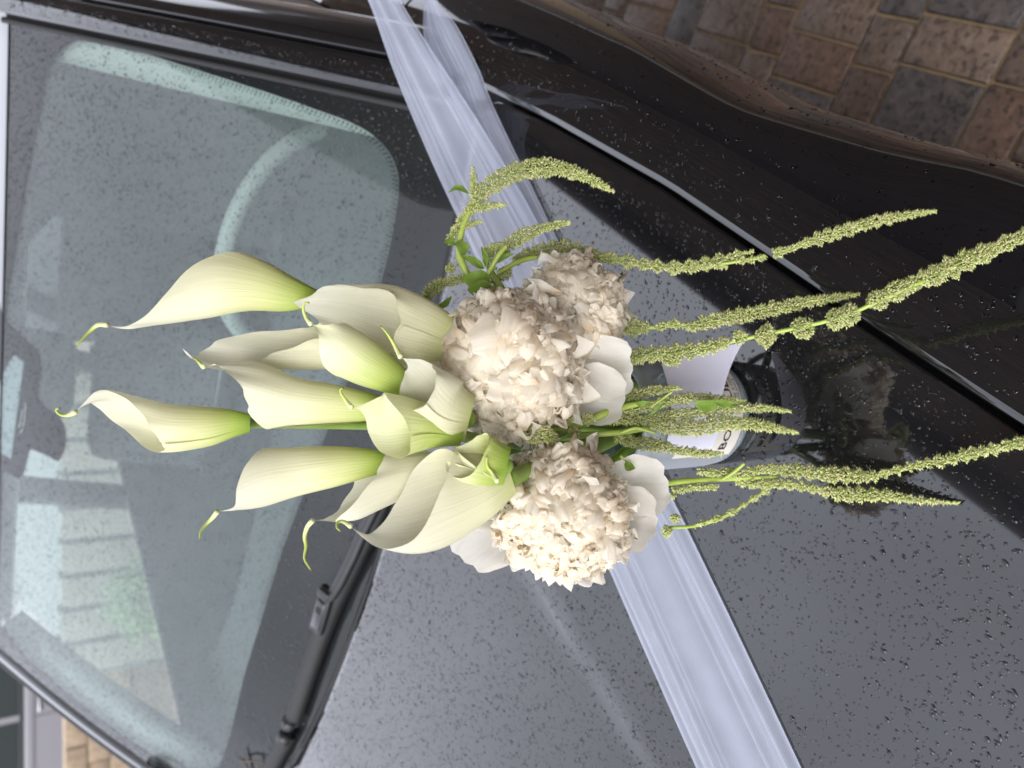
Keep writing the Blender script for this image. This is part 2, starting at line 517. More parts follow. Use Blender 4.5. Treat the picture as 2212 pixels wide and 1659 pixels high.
for i in range(24):
    z = 0.12 + i * 0.115
    if z + 0.1 > EZ: break
    for (ya, yb) in ((-5.9, -1.12), (0.02, WR - .02)):
        V, F = box_geo((0, ya, 0), (0.022, yb, 0.106))
        Mx = Matrix.Translation((2.065, 0, z)) @ Matrix.Rotation(math.radians(-9), 4, 'Y')
        mesh('siding_board', [Mx @ v for v in V], F, M_siding, house, smooth=False)
dr = hbox('door', (2.03, -1.02, 0.05), (2.09, -0.08, 2.15), M_reddoor, 0.004)
for (za, zb) in ((0.25, 0.9), (1.05, 1.95)):
    for (ya, yb) in ((-0.93, -0.6), (-0.5, -0.17)):
        hbox('door_panel', (2.015, ya, za), (2.035, yb, zb), M_reddoor, 0.006)
hbox('door_frame', (2.0, -1.1, 0.0), (2.1, -1.02, 2.23), M_fascia)
hbox('door_frame', (2.0, -0.08, 0.0), (2.1, 0.0, 2.23), M_fascia)
hbox('door_frame', (2.0, -1.02, 2.15), (2.1, -0.08, 2.23), M_fascia)
V, F = tube_geo([(2.02, -0.98, 1.08), (1.97, -0.98, 1.08), (1.97, -0.86, 1.08)], 0.009, 8)
mesh('door_handle', V, F, M_metal, house)

# unseen low board fence, added past the house to darken the door's reflection
fence = placed('added_fence', (house.location.x, house.location.y, 0), YAW - math.radians(6.6))
tag(fence, 'unseen dark brown board fence added to keep the car door reflection dark', 'fence')
for k in range(5):
    mesh('post', *box_geo((2.14, 4.7 + k * 1.0, 0), (2.22, 4.78 + k * 1.6, 1.75)), M_siding, fence, smooth=False)
for i in range(14):
    mesh('board', *box_geo((2.11, 4.64, .08 + i * .118), (2.135, 7.7, .18 + i * .118)), M_siding, fence, smooth=False)

# ------------------------------------------------------------------ beyond the car: a low sandstone wall, a pale car, a panelled wall with a bush
M_sandstone = mat('sandstone', (0.27, 0.205, 0.14), rough=0.9, noise_amt=0.3, noise_scale=12, bump=0.4, bump_scale=60)
_a = at(168, 1640, 8.2); _b = at(168, 1480, 8.2)
low = placed('low_sandstone_wall', (_a.x, _a.y, 0), math.radians(3))
tag(low, 'low sandstone wall in front of the pale car', 'garden wall')
top = _a.z + 0.12
for row in range(3):
    x = -3.5
    h0, h1 = top * row / 3, top * (row + 1) / 3
    while x < 2.2:
        L = rnd.uniform(0.28, 0.6)
        V, F = box_geo((x, rnd.uniform(-.015, .015), h0 + .004), (x + L - .012, 0.3, h1 - .004), None, 0.012)
        mesh('stone', V, F, M_sandstone, low)
        x += L
mesh('mortar', *box_geo((-3.5, 0.03, 0), (2.2, 0.28, top - .01)), mat('mortar', (0.35, 0.28, 0.2), 0.9), low, smooth=False)

M_white = mat('white_car_paint', (0.21, 0.205, 0.22), rough=0.3, coat=0.3)
M_wglass = mat('dark_car_window', (0.02, 0.03, 0.03), rough=0.03, ior=1.6)
M_tyre = mat('tyre_rubber', (0.02, 0.02, 0.02), rough=0.8)
wp = at(45, 1590, 10.6)
wcar = placed('parked_car', (wp.x + 0.1, wp.y, 0), math.radians(2))
tag(wcar, 'white car parked beyond the windscreen corner', 'car')
belt = wp.z                              # height of its belt line
prof = [(-2.3, 0.32), (-2.3, belt - .15), (-2.22, belt - 0.03), (-1.5, belt), (1.5, belt), (2.15, belt - .1), (2.35, belt - .22), (2.37, .32)]
def prism(p, y0, y1):
    n = len(p)
    V = [Vector((a, y0, b)) for a, b in p] + [Vector((a, y1, b)) for a, b in p]
    F = [tuple(range(n)), tuple(range(n, 2 * n))[::-1]] + [(i, i + n, (i + 1) % n + n, (i + 1) % n) for i in range(n)]
    return V, F
mesh('body', *prism(prof, 0, 1.75), M_white, wcar, smooth=False)
mesh('roof', *prism([(-2.05, belt + .001), (-1.6, belt + .5), (0.75, belt + .52), (1.5, belt + .001)], 0.12, 1.63), M_white, wcar, smooth=False)
mesh('window', *prism([(-1.3, belt + .02), (-1.2, belt + .45), (0.06, belt + .47), (0.06, belt + .02)], 0.106, 0.118), M_wglass, wcar, smooth=False)
mesh('window', *prism([(0.16, belt + .02), (0.16, belt + .47), (0.70, belt + .46), (1.32, belt + .02)], 0.106, 0.118), M_wglass, wcar, smooth=False)
mesh('belt_trim', *box_geo((-1.9, -0.006, belt - .03), (1.5, 0.10, belt + .014), None, .003), M_trim, wcar)
mesh('door_crease', *box_geo((-2.1, -0.016, belt - .16), (2.0, 0.0, belt - .05), None, .006), M_white, wcar)
for sx in (0.13, 1.35, -1.15):
    mesh('door_seam', *box_geo((sx, -0.004, 0.36), (sx + .008, 0.001, belt - .04)), M_dark, wcar, smooth=False)
M_recess = mat('recess_grey', (0.10, 0.10, 0.11), .6)
for sx in (0.19, -1.08):
    mesh('door_handle', *box_geo((sx, -0.045, belt - .235), (sx + .20, -0.025, belt - .205), None, .008), M_metal, wcar)
    mesh('handle_recess', *box_geo((sx + .02, -0.004, belt - .26), (sx + .17, 0.001, belt - .19), None, .0), M_recess, wcar, smooth=False)
    mesh('handle_post', *box_geo((sx + .015, -0.03, belt - .23), (sx + .035, 0.0, belt - .21)), M_metal, wcar, smooth=False)
for wx in (-1.35, 1.4):
    for wy in (0.08, 1.6):
        bm = bmesh.new()
        bmesh.ops.create_cone(bm, cap_ends=True, segments=24, radius1=.31, radius2=.31, depth=.2, matrix=Matrix.Translation((wx, wy, .31)) @ Matrix.Rotation(math.pi / 2, 4, 'X'))
        me = bpy.data.meshes.new('wheel'); bm.to_mesh(me); bm.free()
        w = link('wheel', me, wcar, M_tyre)
        bm = bmesh.new()
        bmesh.ops.create_cone(bm, cap_ends=True, segments=20, radius1=.2, radius2=.19, depth=.21, matrix=Matrix.Translation((wx, wy, .31)) @ Matrix.Rotation(math.pi / 2, 4, 'X'))
        me = bpy.data.meshes.new('rim'); bm.to_mesh(me); bm.free()
        link('rim', me, w, M_metal)
V, F = box_geo((2.05, 0.12, belt - .3), (2.25, 0.45, belt - .2), None, .02)
mesh('headlight', V, F, mat('headlamp_lens', (.7, .7, .72), .1), wcar)
V, F = box_geo((2.05, 1.3, belt - .3), (2.25, 1.63, belt - .2), None, .02)
mesh('headlight', V, F, bpy.data.materials['headlamp_lens'], wcar)

# panelled wall seen through the side window on the far side
M_panel = mat('beige_concrete_panel', (0.30, 0.275, 0.24), rough=0.85, noise_amt=0.12, noise_scale=5)
M_post = mat('grey_concrete_post', (0.16, 0.17, 0.17), rough=0.85)
pa, pb = at(200, 1310, 5.2), at(200, 1060, 5.2)
ang = math.atan2(pb.y - pa.y, pb.x - pa.x)
pw = placed('panel_wall', (pa.x, pa.y, 0), ang)
tag(pw, 'beige panelled wall with dark joints seen through the windscreen', 'garden wall')
zt = at(130, 1200, 5.2).z
step = 0.23
for i in range(-2, 12):
    V, F = box_geo((i * step + .018, 0, 0), ((i + 1) * step - .018, .08, zt), None, .004)
    mesh('panel', V, F, M_panel, pw)
    V, F = box_geo((i * step - .018, .02, 0), (i * step + .018, .1, zt + .02), None, 0)
    mesh('joint_strip', V, F, M_post, pw, smooth=False)
wbld = placed('white_outbuilding', (pa.x, pa.y, 0), ang)
tag(wbld, 'white outbuilding with dark window bars behind the panelled wall', 'outbuilding')
V, F = box_geo((-0.5, 1.2, 0), (4.0, 3.5, 2.3))
mesh('wall', V, F, M_wallwhite, wbld, smooth=False)
for i in range(6):
    V, F = box_geo((-.3 + i * .7, 1.17, 1.25), (.15 + i * .7, 1.2, 1.42))
    w = mesh('window', V, F, M_wglass, wbld, smooth=False)
V, F = prism([(-0.6, 2.3), (-0.6, 2.38), (4.1, 2.38), (4.1, 2.3)], 1.05, 3.6)
mesh('roof', V, F, M_tile, wbld, smooth=False)
# pale bush at the foot of the panelled wall
M_bush = mat('pale_green_leaf', (0.36, 0.44, 0.30), rough=0.7)
add_translucent(M_bush, 0.3)
bp_ = at(262, 1300, 4.9)
bush = placed('bush', (bp_.x, bp_.y, 0), 0)
tag(bush, 'pale leafy bush against the panelled wall', 'bush')
V, F = [], []
for i in range(2600):
    u = Vector((rnd.gauss(0, 1), rnd.gauss(0, 1), rnd.gauss(0, 1))).normalized()
    r = rnd.uniform(.55, 1.0) * (0.8 + 0.35 * noise.noise(u * 2.2))
    c = Vector((u.x * .36 * r, u.y * .3 * r, bp_.z * .62 + u.z * (bp_.z * .55) * r + .08))
    a = Vector((rnd.gauss(0, 1), rnd.gauss(0, 1), rnd.gauss(0, 1))).normalized()
    b = a.orthogonal().normalized()
    l, w2 = rnd.uniform(.02, .04), rnd.uniform(.008, .014)
    o = len(V)
    V += [c - a * l * .5, c + b * w2, c + a * l * .5, c - b * w2]
    F.append((o, o + 1, o + 2, o + 3))
fo = mesh('foliage', V, F, M_bush, bush)
tag(fo, kind='stuff')
mb = mat('bark', (0.09, 0.06, 0.04), .9)
for i in range(7):
    a = rnd.uniform(0, 6.28)
    mesh('branch', *tube_geo([(0, 0, 0), (math.cos(a) * .08, math.sin(a) * .08, .3), (math.cos(a) * .2, math.sin(a) * .2, bp_.z * .8)], [.016, .011, .004], 6), mb, bush)
# ------------------------------------------------------------------ the black car
car = empty('car', (0, 0, 0))
car.matrix_basis = MC
tag(car, 'black car wet with raindrops, seen over its bonnet and windscreen', 'car')
def lin(a, b, n): return [a + (b - a) * i / (n - 1) for i in range(n)]
# bonnet: skin with rolled edges
NU, NVb = 110, 90
def bon_pt(i, j):
    u = i / (NU - 1)
    v = j / (NVb - 1)
    # denser near the edges
    u = u + 0.06 * math.sin(2 * math.pi * u) * -1
    y0 = -1.12 + (0.03 + 1.12) * v
    xr = bon_xr(y0)
    # rear corner rounding
    cy = sstep(0.90, 1.0, v)
    xr -= 0.0 * cy
    xl = 2 * XC - xr
    x = xl + (xr - xl) * u
    y = -1.12 + (bon_ye(x) + 1.12) * v
    xr2 = bon_xr(y)
    xl2 = 2 * XC - xr2
    # round the rear corners
    dyc = max(0.0, y - (bon_ye(xr2) - 0.05))
    shrink = 0.05 - math.sqrt(max(0, 0.05 ** 2 - min(dyc, .05) ** 2)) if dyc > 0 else 0
    x = xl2 + shrink + (xr2 - xl2 - 2 * shrink) * u
    z = bon_z(x, y)
    return Vector((x, y, z))
def bonnet_vertices():
    P = [[bon_pt(i, j) for j in range(NVb)] for i in range(NU)]
    # border ring that rolls down
    ring = [(i, 0) for i in range(NU)] + [(NU - 1, j) for j in range(1, NVb)] + [(i, NVb - 1) for i in range(NU - 2, -1, -1)] + [(0, j) for j in range(NVb - 2, 0, -1)]
    V = [p for row in P for p in row]
    F = grid_faces(NU, NVb)
    cen = Vector((XC, -0.5, 0))
    prev = [i * NVb + j for i, j in ring]
    nrm = []
    m = len(ring)
    for k in range(m):
        a = V[prev[k - 1]]; b = V[prev[(k + 1) % m]]
        t = (b - a); t.z = 0
        if t.length < 1e-6: t = Vector((1, 0, 0))
        t.normalize()
        nrm.append(Vector((t.y, -t.x, 0)))
    base = [V[q].copy() for q in prev]
    for (out, dn) in ((0.0014, -0.0005), (0.0024, -0.0020), (0.0028, -0.005), (0.0026, -0.016), (-0.006, -0.022)):
        cur = []
        for k in range(m):
            cur.append(len(V))
            V.append(base[k] + nrm[k] * out + Vector((0, 0, dn)))
        for k in range(m):
            k2 = (k + 1) % m
            F.append((prev[k], cur[k], cur[k2], prev[k2]))
        prev = cur
    return V, F
V, F = bonnet_vertices()
bonnet = mesh('bonnet', V, F, M_paint, car)
# front end below the bonnet, out of the frame
V = []
NX = 30
for i in range(NX):
    x = XC + (i / (NX - 1) * 2 - 1) * 0.86
    for (dy, z) in ((0.0, -0.155), (-0.06, -0.2), (-0.10, -0.35), (-0.12, -0.55), (-0.08, -0.75), (0.0, -0.86)):
        V.append((x, -1.125 + dy + 0.16 * ((x - XC) / .86) ** 2, z))
mesh('front_bumper', V, grid_faces(NX, 6), M_paint, car)
# fenders and doors: side profile outward of the shut line (dx, z)
PROF = [(0.0055, -0.022), (0.0050, -0.010), (0.0058, -0.0055), (0.008, -0.0040), (0.016, -0.0040), (0.032, -0.0070), (0.050, -0.0130), (0.068, -0.023), (0.084, -0.038), (0.098, -0.060), (0.108, -0.088),
        (0.1145, -0.120), (0.1175, -0.158), (0.1165, -0.20), (0.111, -0.25), (0.103, -0.30), (0.096, -0.345), (0.092, -0.39), (0.091, -0.44), (0.092, -0.49), (0.092, -0.54), (0.088, -0.61), (0.078, -0.68), (0.06, -0.76)]
def side_z0(y):
    return math.tan(SLOPE) * y * (1.0 if y < 0.1 else 1.0)
def side_pt(k, y, sgn=1):
    dx, dz = PROF[k]
    flare = float(np.interp(y, [-1.1, -0.9, -0.7, -0.48, -0.41, -0.28, -0.12, 0, 0.14, 0.5], [.0, .034, .044, .024, .011, -.007, .002, .008, .013, .02])) * sstep(-0.01, -0.09, dz)
    widen = 0.0
    zz = side_z0(min(y, 0.5)) * sstep(-0.75, 0.0, dz) + dz
    x = bon_xr(min(y, 0.1)) + dx + flare + widen
    if sgn < 0: x = 2 * XC - x
    return Vector((x, y, zz))
def side_panel(name, y0, y1, ny, k0=0, sgn=1, arch=None):
    nk = len(PROF)
    sub = 3
    ks = np.linspace(k0, nk - 1, (nk - 1 - k0) * sub + 1)
    def pt(kf, y):
        a = int(math.floor(kf)); a = min(a, nk - 2)
        f = kf - a
        # Catmull-Rom along the profile
        q = [side_pt(max(0, min(nk - 1, a + o)), y, sgn) for o in (-1, 0, 1, 2)]
        return 0.5 * ((2 * q[1]) + (q[2] - q[0]) * f + (2 * q[0] - 5 * q[1] + 4 * q[2] - q[3]) * f * f + (3 * q[1] - q[0] - 3 * q[2] + q[3]) * f ** 3)
    V = [pt(kf, y) for y in lin(y0, y1, ny) for kf in ks]
    n = len(ks)
    F = grid_faces(ny, n)
    if arch:
        ay, az, ar = arch
        F = [f for f in F if not all((V[i].y - ay) ** 2 + (V[i].z - az) ** 2 < ar * ar for i in f)]
    if sgn < 0: F = [f[::-1] for f in F]
    return mesh(name, V, F, M_paint, car)
for sgn in (1, -1):
    fe = side_panel('front_wing', -1.1, 0.262, 60, 0, sgn, (-0.62, -0.78, 0.36))
    dr_ = side_panel('door', 0.268, 1.30, 30, 4, sgn)
    hx = lambda v: v if sgn > 0 else 2 * XC - v
    V, F = tube_geo([(hx(.145), 1.02, -.12), (hx(.165), 1.03, -.12), (hx(.165), 1.17, -.12), (hx(.145), 1.18, -.12)], .011, 8)
    mesh('handle', V, F, M_paint, dr_)
    # dark shut lines under the gaps
    V = [Vector((hx(bon_xr(y) + a), y, side_z0(y) + z)) for y in lin(-1.1, 0.262, 40) for (a, z) in ((-0.014, -0.028), (0.010, -0.028))]
    mesh('gap_seal', V, grid_faces(40, 2), M_dark, car)
    V = [side_pt(k, y, sgn) + Vector((-0.006 * sgn, 0, -.003)) for y in (0.255, 0.275) for k in range(2, len(PROF))]
    mesh('door_gap', V, grid_faces(2, len(PROF) - 2), M_dark, car)
    # wheel
    bm = bmesh.new()
    bmesh.ops.create_cone(bm, cap_ends=True, segments=40, radius1=.325, radius2=.325, depth=.2, matrix=Matrix.Translation((hx(-0.02), -0.62, -0.735)) @ Matrix.Rotation(math.pi / 2, 4, 'Y'))
    me = bpy.data.meshes.new('wheel'); bm.to_mesh(me); bm.free()
    w = link('wheel', me, car, M_tyre)
    bm = bmesh.new()
    bmesh.ops.create_cone(bm, cap_ends=True, segments=30, radius1=.22, radius2=.22, depth=.204, matrix=Matrix.Translation((hx(-0.02), -0.62, -0.735)) @ Matrix.Rotation(math.pi / 2, 4, 'Y'))
    me = bpy.data.meshes.new('rim'); bm.to_mesh(me); bm.free()
    link('rim', me, w, M_metal)

# cowl under the windscreen
NC = 60
V = []
for i in range(NC):
    x = 2 * XC - 0.02 + (-2 * XC + 0.04) * i / (NC - 1)
    ye = bon_ye(x)
    s = (x - XC) / 0.74
    for (dy, z) in ((-0.03, -0.075), (0.02, -0.080), (0.05, -0.078), (0.085, -0.07), (0.16, -0.06)):
        V.append((x, ye + dy, bon_z(x, ye) + z))
mesh('cowl', V, grid_faces(NC, 5), M_dark, car)

# windscreen pane
NS, NT = 64, 40
ws = grid('windscreen', lambda i, j: ws_p(-1 + 2 * i / (NS - 1), -0.12 + 1.12 * j / (NT - 1)), NS, NT, M_glass, car)
# pale haze sheet added behind the pane, lightening the view by its colour
M_film = bpy.data.materials.new('painted_haze_film'); M_film.use_nodes = True
_nt = M_film.node_tree; _nt.nodes.clear()
_o = _nt.nodes.new('ShaderNodeOutputMaterial'); _t = _nt.nodes.new('ShaderNodeBsdfTransparent'); _t.inputs[0].default_value = (0.9, 0.95, 0.93, 1)
_dd = _nt.nodes.new('ShaderNodeBsdfDiffuse'); _dd.inputs[0].default_value = (0.52, 0.565, 0.575, 1)
_m = _nt.nodes.new('ShaderNodeMixShader')
_tc = _nt.nodes.new('ShaderNodeTexCoord'); _no = _nt.nodes.new('ShaderNodeTexNoise'); _no.inputs['Scale'].default_value = 2.5; _no.inputs['Detail'].default_value = 5
_mr = _nt.nodes.new('ShaderNodeMapRange'); _mr.inputs[3].default_value = 0.17; _mr.inputs[4].default_value = 0.31
_nt.links.new(_tc.outputs['Object'], _no.inputs['Vector']); _nt.links.new(_no.outputs['Fac'], _mr.inputs[0]); _nt.links.new(_mr.outputs[0], _m.inputs[0])
_nt.links.new(_t.outputs[0], _m.inputs[1]); _nt.links.new(_dd.outputs[0], _m.inputs[2]); _nt.links.new(_m.outputs[0], _o.inputs[0])
grid('painted_haze_sheet', lambda i, j: ws_p(-1 + 2 * i / 39, 1.0 * j / 19) - ws_n(-1 + 2 * i / 39, 1.0 * j / 19) * 0.009, 40, 20, M_film, ws)
# black enamel border under the glass; inner edge traced in the pane's own coordinates
inner_px = [(470, 1659), (520, 1480), (560, 1345), (600, 1210), (640, 1100), (700, 940), (760, 790), (805, 660), (835, 550), (850, 470), (858, 410), (854, 365), (835, 325), (800, 290), (750, 262), (690, 240), (600, 208),
            (500, 175), (400, 143), (300, 112), (240, 92), (195, 83), (150, 92), (115, 118), (96, 155), (84, 210), (66, 300), (45, 420), (22, 560), (8, 650)]
inner = [hit_ws(*q)[:2] for q in inner_px]
s_top = inner[-1][1]
inner += [(0.1, inner[-1][1] + .005), (-0.4, inner[-1][1] + .005), (-0.80, inner[-1][1] + .0)]
inner += [(-0.91, 0.90), (-0.94, 0.78), (-0.952, 0.5), (-0.945, 0.35), (-0.92, 0.25), (-0.86, 0.19)]
m = 400
IN = smoothpath([(a, b) for a, b in inner] + [inner[0]], m)
V, F = [], []
cs, ct = 0.05, 0.5
for k in range(m - 1):
    s, t = IN[k]
    V.append(ws_p(s, t) - ws_n(s, t) * 0.004)
for k in range(m - 1):
    s, t = IN[k]
    dx, dy = s - cs, t - ct
    f1 = min(((1.0 if dx > 0 else -1.0) - cs) / dx if abs(dx) > 1e-6 else 9e9, ((1.0 if dy > 0 else -0.118) - ct) / dy if abs(dy) > 1e-6 else 9e9)
    s2, t2 = cs + dx * f1, ct + dy * f1
    for q in (0.33, 0.66, 1.0):
        V.append(ws_p(s + (s2 - s) * q, t + (t2 - t) * q) - ws_n(s2, t2) * 0.004)
K = m - 1
def vid(k, q): return k if q == 0 else K + 3 * k + q - 1
for k in range(K):
    k2 = (k + 1) % K
    for q in range(3):
        F.append((vid(k, q), vid(k2, q), vid(k2, q + 1), vid(k, q + 1)))
mesh('enamel_border', V, F, M_frit, ws)
# dotted fade along the inner edge of the enamel
V, F = [], []
for row, (off, rr) in enumerate(((0.0035, .0015), (0.0075, .0011))):
    dens = 620
    ps = smoothpath([tuple(p) for p in IN[::4]], dens)
    for k in range(dens):
        s, t = ps[k]
        if t > .99 or s < -.2: continue
        a = ps[max(k - 1, 0)]; b = ps[min(k + 1, dens - 1)]
        P = ws_p(s, t); n = ws_n(s, t)
        tg = (ws_p(*b) - ws_p(*a)).normalized()
        inw = n.cross(tg); 
        if inw.dot(ws_p(cs, ct) - P) < 0: inw = -inw
        c = P + inw * off + tg * (0.002 if row % 2 else 0) - n * 0.0035
        o = len(V)
        for h in range(6):
            an = h * math.pi / 3
            V.append(c + tg * rr * math.cos(an) + inw * rr * math.sin(an))
        F.append(tuple(range(o, o + 6)))
tag(mesh('enamel_dots', V, F, M_frit, ws, smooth=False), kind='stuff')
# enamel patch and sensor housing behind the mirror
def zpx(x, y): return (x * .2977, 603.5 + y * .2977)
patch = [(-60, 60), (0, 280), (30, 320), (110, 400), (200, 480), (240, 520), (265, 570), (268, 640), (262, 720), (252, 800), (250, 860), (280, 920), (340, 965), (400, 1010), (440, 1055), (455, 1110), (455, 1190), (445, 1250), (405, 1330), (300, 1280), (210, 1240), (190, 1250), (172, 1330), (160, 1390), (140, 1435), (110, 1455), (60, 1430), (0, 1400), (-80, 1380)]
def ws_poly(name, pts, off, m, parent):
    P = [ws_at(*zpx(*p), off) for p in pts]
    V = P + [sum(P, Vector()) / len(P)]
    bm = bmesh.new()
    vs_ = [bm.verts.new(p) for p in P]
    f = bm.faces.new(vs_)
    bmesh.ops.triangulate(bm, faces=[f])
    me = bpy.data.meshes.new(name); bm.to_mesh(me); bm.free()
    return link(name, me, parent, m)
hsg = ws_poly('sensor_patch', patch, -0.006, M_frit, ws)
M_lens = mat('sensor_window', (0.30, 0.36, 0.37), rough=0.2)
ws_poly('sensor_window', [(85, 552), (153, 602), (140, 720), (120, 870), (90, 1090), (62, 1308), (0, 1270), (-40, 1240), (-40, 800), (0, 690), (40, 620)], -0.0045, M_lens, hsg)
pp = [ws_at(*zpx(*p), -0.004) for p in ((163, 900), (168, 940), (165, 1000), (155, 1060), (143, 1100), (130, 1118))]
mesh('sensor_mark', *tube_geo(pp, .0007, 5), M_liner, hsg)
pp = [ws_at(*zpx(*p), -0.004) for p in ((148, 950), (140, 1000), (128, 1060), (120, 1085))]
mesh('sensor_mark', *tube_geo(pp, .0007, 5), M_liner, hsg)

# rubber seal and pillars either side of the glass
def edge_strip(sgn, offs, name, m, n=40, t0=-0.08, t1=1.02, par=None):
    """offs: (outward in m, lift in m) profile laid along the side edge of the glass"""
    V = []
    for j in range(n):
        t = t0 + (t1 - t0) * j / (n - 1)
        P = ws_p(sgn, t)
        nrm = ws_n(sgn, t)
        up = (ws_p(sgn, t + .01) - ws_p(sgn, t - .01)).normalized()
        out = up.cross(nrm) * (1 if sgn > 0 else -1)
        if out.x * sgn < 0: out = -out
        for (o, l) in offs:
            V.append(P + out * o + nrm * l + Vector((0, 0, -0.9 * max(0, o - 0.06))))
    F = grid_faces(n, len(offs))
    return mesh(name, V, F, m, par or car)
for sgn in (1, -1):
    edge_strip(sgn, [(-0.004, .0005), (-0.003, .0022), (0.002, .0028), (0.005, .001), (0.0065, -.006), (0.012, -.006)], 'windscreen_seal', M_rubber)
    edge_strip(sgn, [(0.0105, -.008), (0.0105, .002), (0.0125, .0045), (0.020, .0058), (0.032, .0062), (0.044, .0052), (0.0485, .0025), (0.050, -.006)], 'a_pillar', M_paint)
    edge_strip(sgn, [(0.0495, -.012), (0.0525, -.006), (0.054, .0005), (0.057, .002), (0.072, -.002), (0.086, -.010), (0.096, -.022), (0.104, -.045)], 'door_frame', M_gloss, t1=1.0)
# far side: thick black rubber channel seen against the light
edge_strip(-1, [(0.0505, -.004), (0.054, .006), (0.064, .009), (0.076, .006), (0.082, -.01)], 'window_channel', M_rubber)

# roof
NR = 50
def roof_pt(i, j):
    s = -1.07 + 2.14 * i / (NR - 1)
    q = j / 19
    P = ws_p(max(-1, min(1, s)), 1.0)
    ss = s
    x = P.x + (0.045 * (s - math.copysign(1, s)) / 0.07 if abs(s) > 1 else 0)
    y = P.y + 0.010 + q * 1.5
    z = P.z + 0.15 * math.sin(q * 2.2) + 0.004
    if abs(s) > 1: z -= 0.02 * (abs(s) - 1) / .07
    if j == 0: z -= 0.012
    return Vector((x, y, z))
roof = grid('roof', roof_pt, NR, 20, M_paint, car)
V = [ws_p(-1 + 2 * i / 40, 1.0) + Vector((0, dy, dz)) for i in range(41) for dy, dz in ((-.002, .001), (.003, .0015), (.012, -.008))]
mesh('roof_seal', V, grid_faces(41, 3), M_rubber, car)

# cabin: liner under the roof, pillar trims, dashboard, wheel, seats, rear and floor
grid('headliner', lambda i, j: roof_pt(i, j) + Vector((0, 0.03, -0.03)), NR, 20, M_liner, car, flip=True)
for sgn in (1, -1):
    V = []
    for j in range(30):
        t = 0.0 + 1.0 * j / 29
        P = ws_p(sgn * 0.992, t); n = ws_n(sgn * .99, t)
        for (o, d) in ((0.0, -0.012), (-0.022, -0.018), (-0.040, -0.034), (-0.042, -0.075), (0.02, -0.10)):
            V.append(P + Vector((sgn * o, 0, 0)) + n * d)
    mesh('pillar_trim', V, grid_faces(30, 5), M_liner, car)
def dash_pt(i, j):
    s = -0.97 + 1.94 * i / 59
    q = j / 23
    P = ws_p(s, 0.02)
    y = P.y + 0.01 + q * 0.52
    z = -0.030 + 0.025 * math.sin(q * 2.6)
    xw = (P.x - (-0.42)) / 0.20
    z += 0.050 * math.exp(-xw ** 4) * sstep(0.35, 0.75, q)          # instrument hood
    z += -0.16 * sstep(0.86, 1.0, q)
    return Vector((P.x, y, z))
dash = grid('dashboard', dash_pt, 60, 24, M_dash, car)
V = [Vector((XC - .12 + .24 * (i % 2), .52 + .0 * i, -.03 + .12 * (i // 2))) for i in range(4)]
mesh('display_screen', *box_geo((XC - .13, .50, -.03), (XC + .13, .515, .10), None, .006), M_gloss, dash)
# steering wheel
wc = wl_(at(672, 522, 1.40))
wn_ = Vector((0, -0.86, -0.5)).normalized()
a1 = Vector((1, 0, 0)); a2 = wn_.cross(a1).normalized()
if a2.z < 0: a2 = -a2
pts = [wc + a1 * (.208 * math.cos(k * 2 * math.pi / 64)) + a2 * (.208 * math.sin(k * 2 * math.pi / 64)) for k in range(65)]
V, F = [], []
for k in range(64):
    ca = (pts[k] - wc).normalized()
    for h in range(12):
        an = h * math.pi / 6
        V.append(pts[k] + ca * .0155 * math.cos(an) + wn_ * .0135 * math.sin(an))
for k in range(64):
    for h in range(12):
        F.append((k * 12 + h, ((k + 1) % 64) * 12 + h, ((k + 1) % 64) * 12 + (h + 1) % 12, k * 12 + (h + 1) % 12))
sw = mesh('steering_wheel', V, F, M_wheelgrip, car)
for an in (0.15, math.pi - .15, -math.pi / 2):
    d_ = a1 * math.cos(an) + a2 * math.sin(an)
    mesh('spoke', *tube_geo([wc - wn_ * .03, wc + d_ * .09 - wn_ * .02, wc + d_ * .203], [.03, .02, .014], 8), M_dash, sw)
V, F = tube_geo([wc - wn_ * .05, wc - wn_ * .005, wc + wn_ * 0.0], [.07, .075, .05], 20)
mesh('hub', V, F, M_dash, sw)
def seat(xc):
    t = []
    ro = Matrix.Translation((xc, 1.12, -0.30)) @ Matrix.Rotation(math.radians(-16), 4, 'X')
    t.append(box_geo((-.24, -.06, -.1), (.24, .06, .52), ro, .05))
    st = mesh('seat', *join_geo(*t), M_seat, car)
    mesh('headrest', *box_geo((-.13, -.05, .56), (.13, .05, .76), ro, .045), M_seat, st)
    mesh('cushion', *box_geo((xc - .25, .62, -.42), (xc + .25, 1.12, -.28), None, .05), M_seat, st)
seat(XC + .36); seat(XC - .36)
mesh('rear_bench', *box_geo((XC - .6, 1.9, -.42), (XC + .6, 2.05, .22), None, .05), M_seat, car)
mesh('tailgate', *box_geo((XC - .74, 2.22, -.75), (XC + .74, 2.27, .48), None, .01), M_paint, car)
mesh('floor_pan', *box_geo((XC - .72, -.05, -.80), (XC + .72, 2.25, -.76)), M_dark, car, smooth=False)
mesh('bulkhead', *box_geo((XC - .72, .12, -.78), (XC + .72, .14, -.06)), M_dark, car, smooth=False)
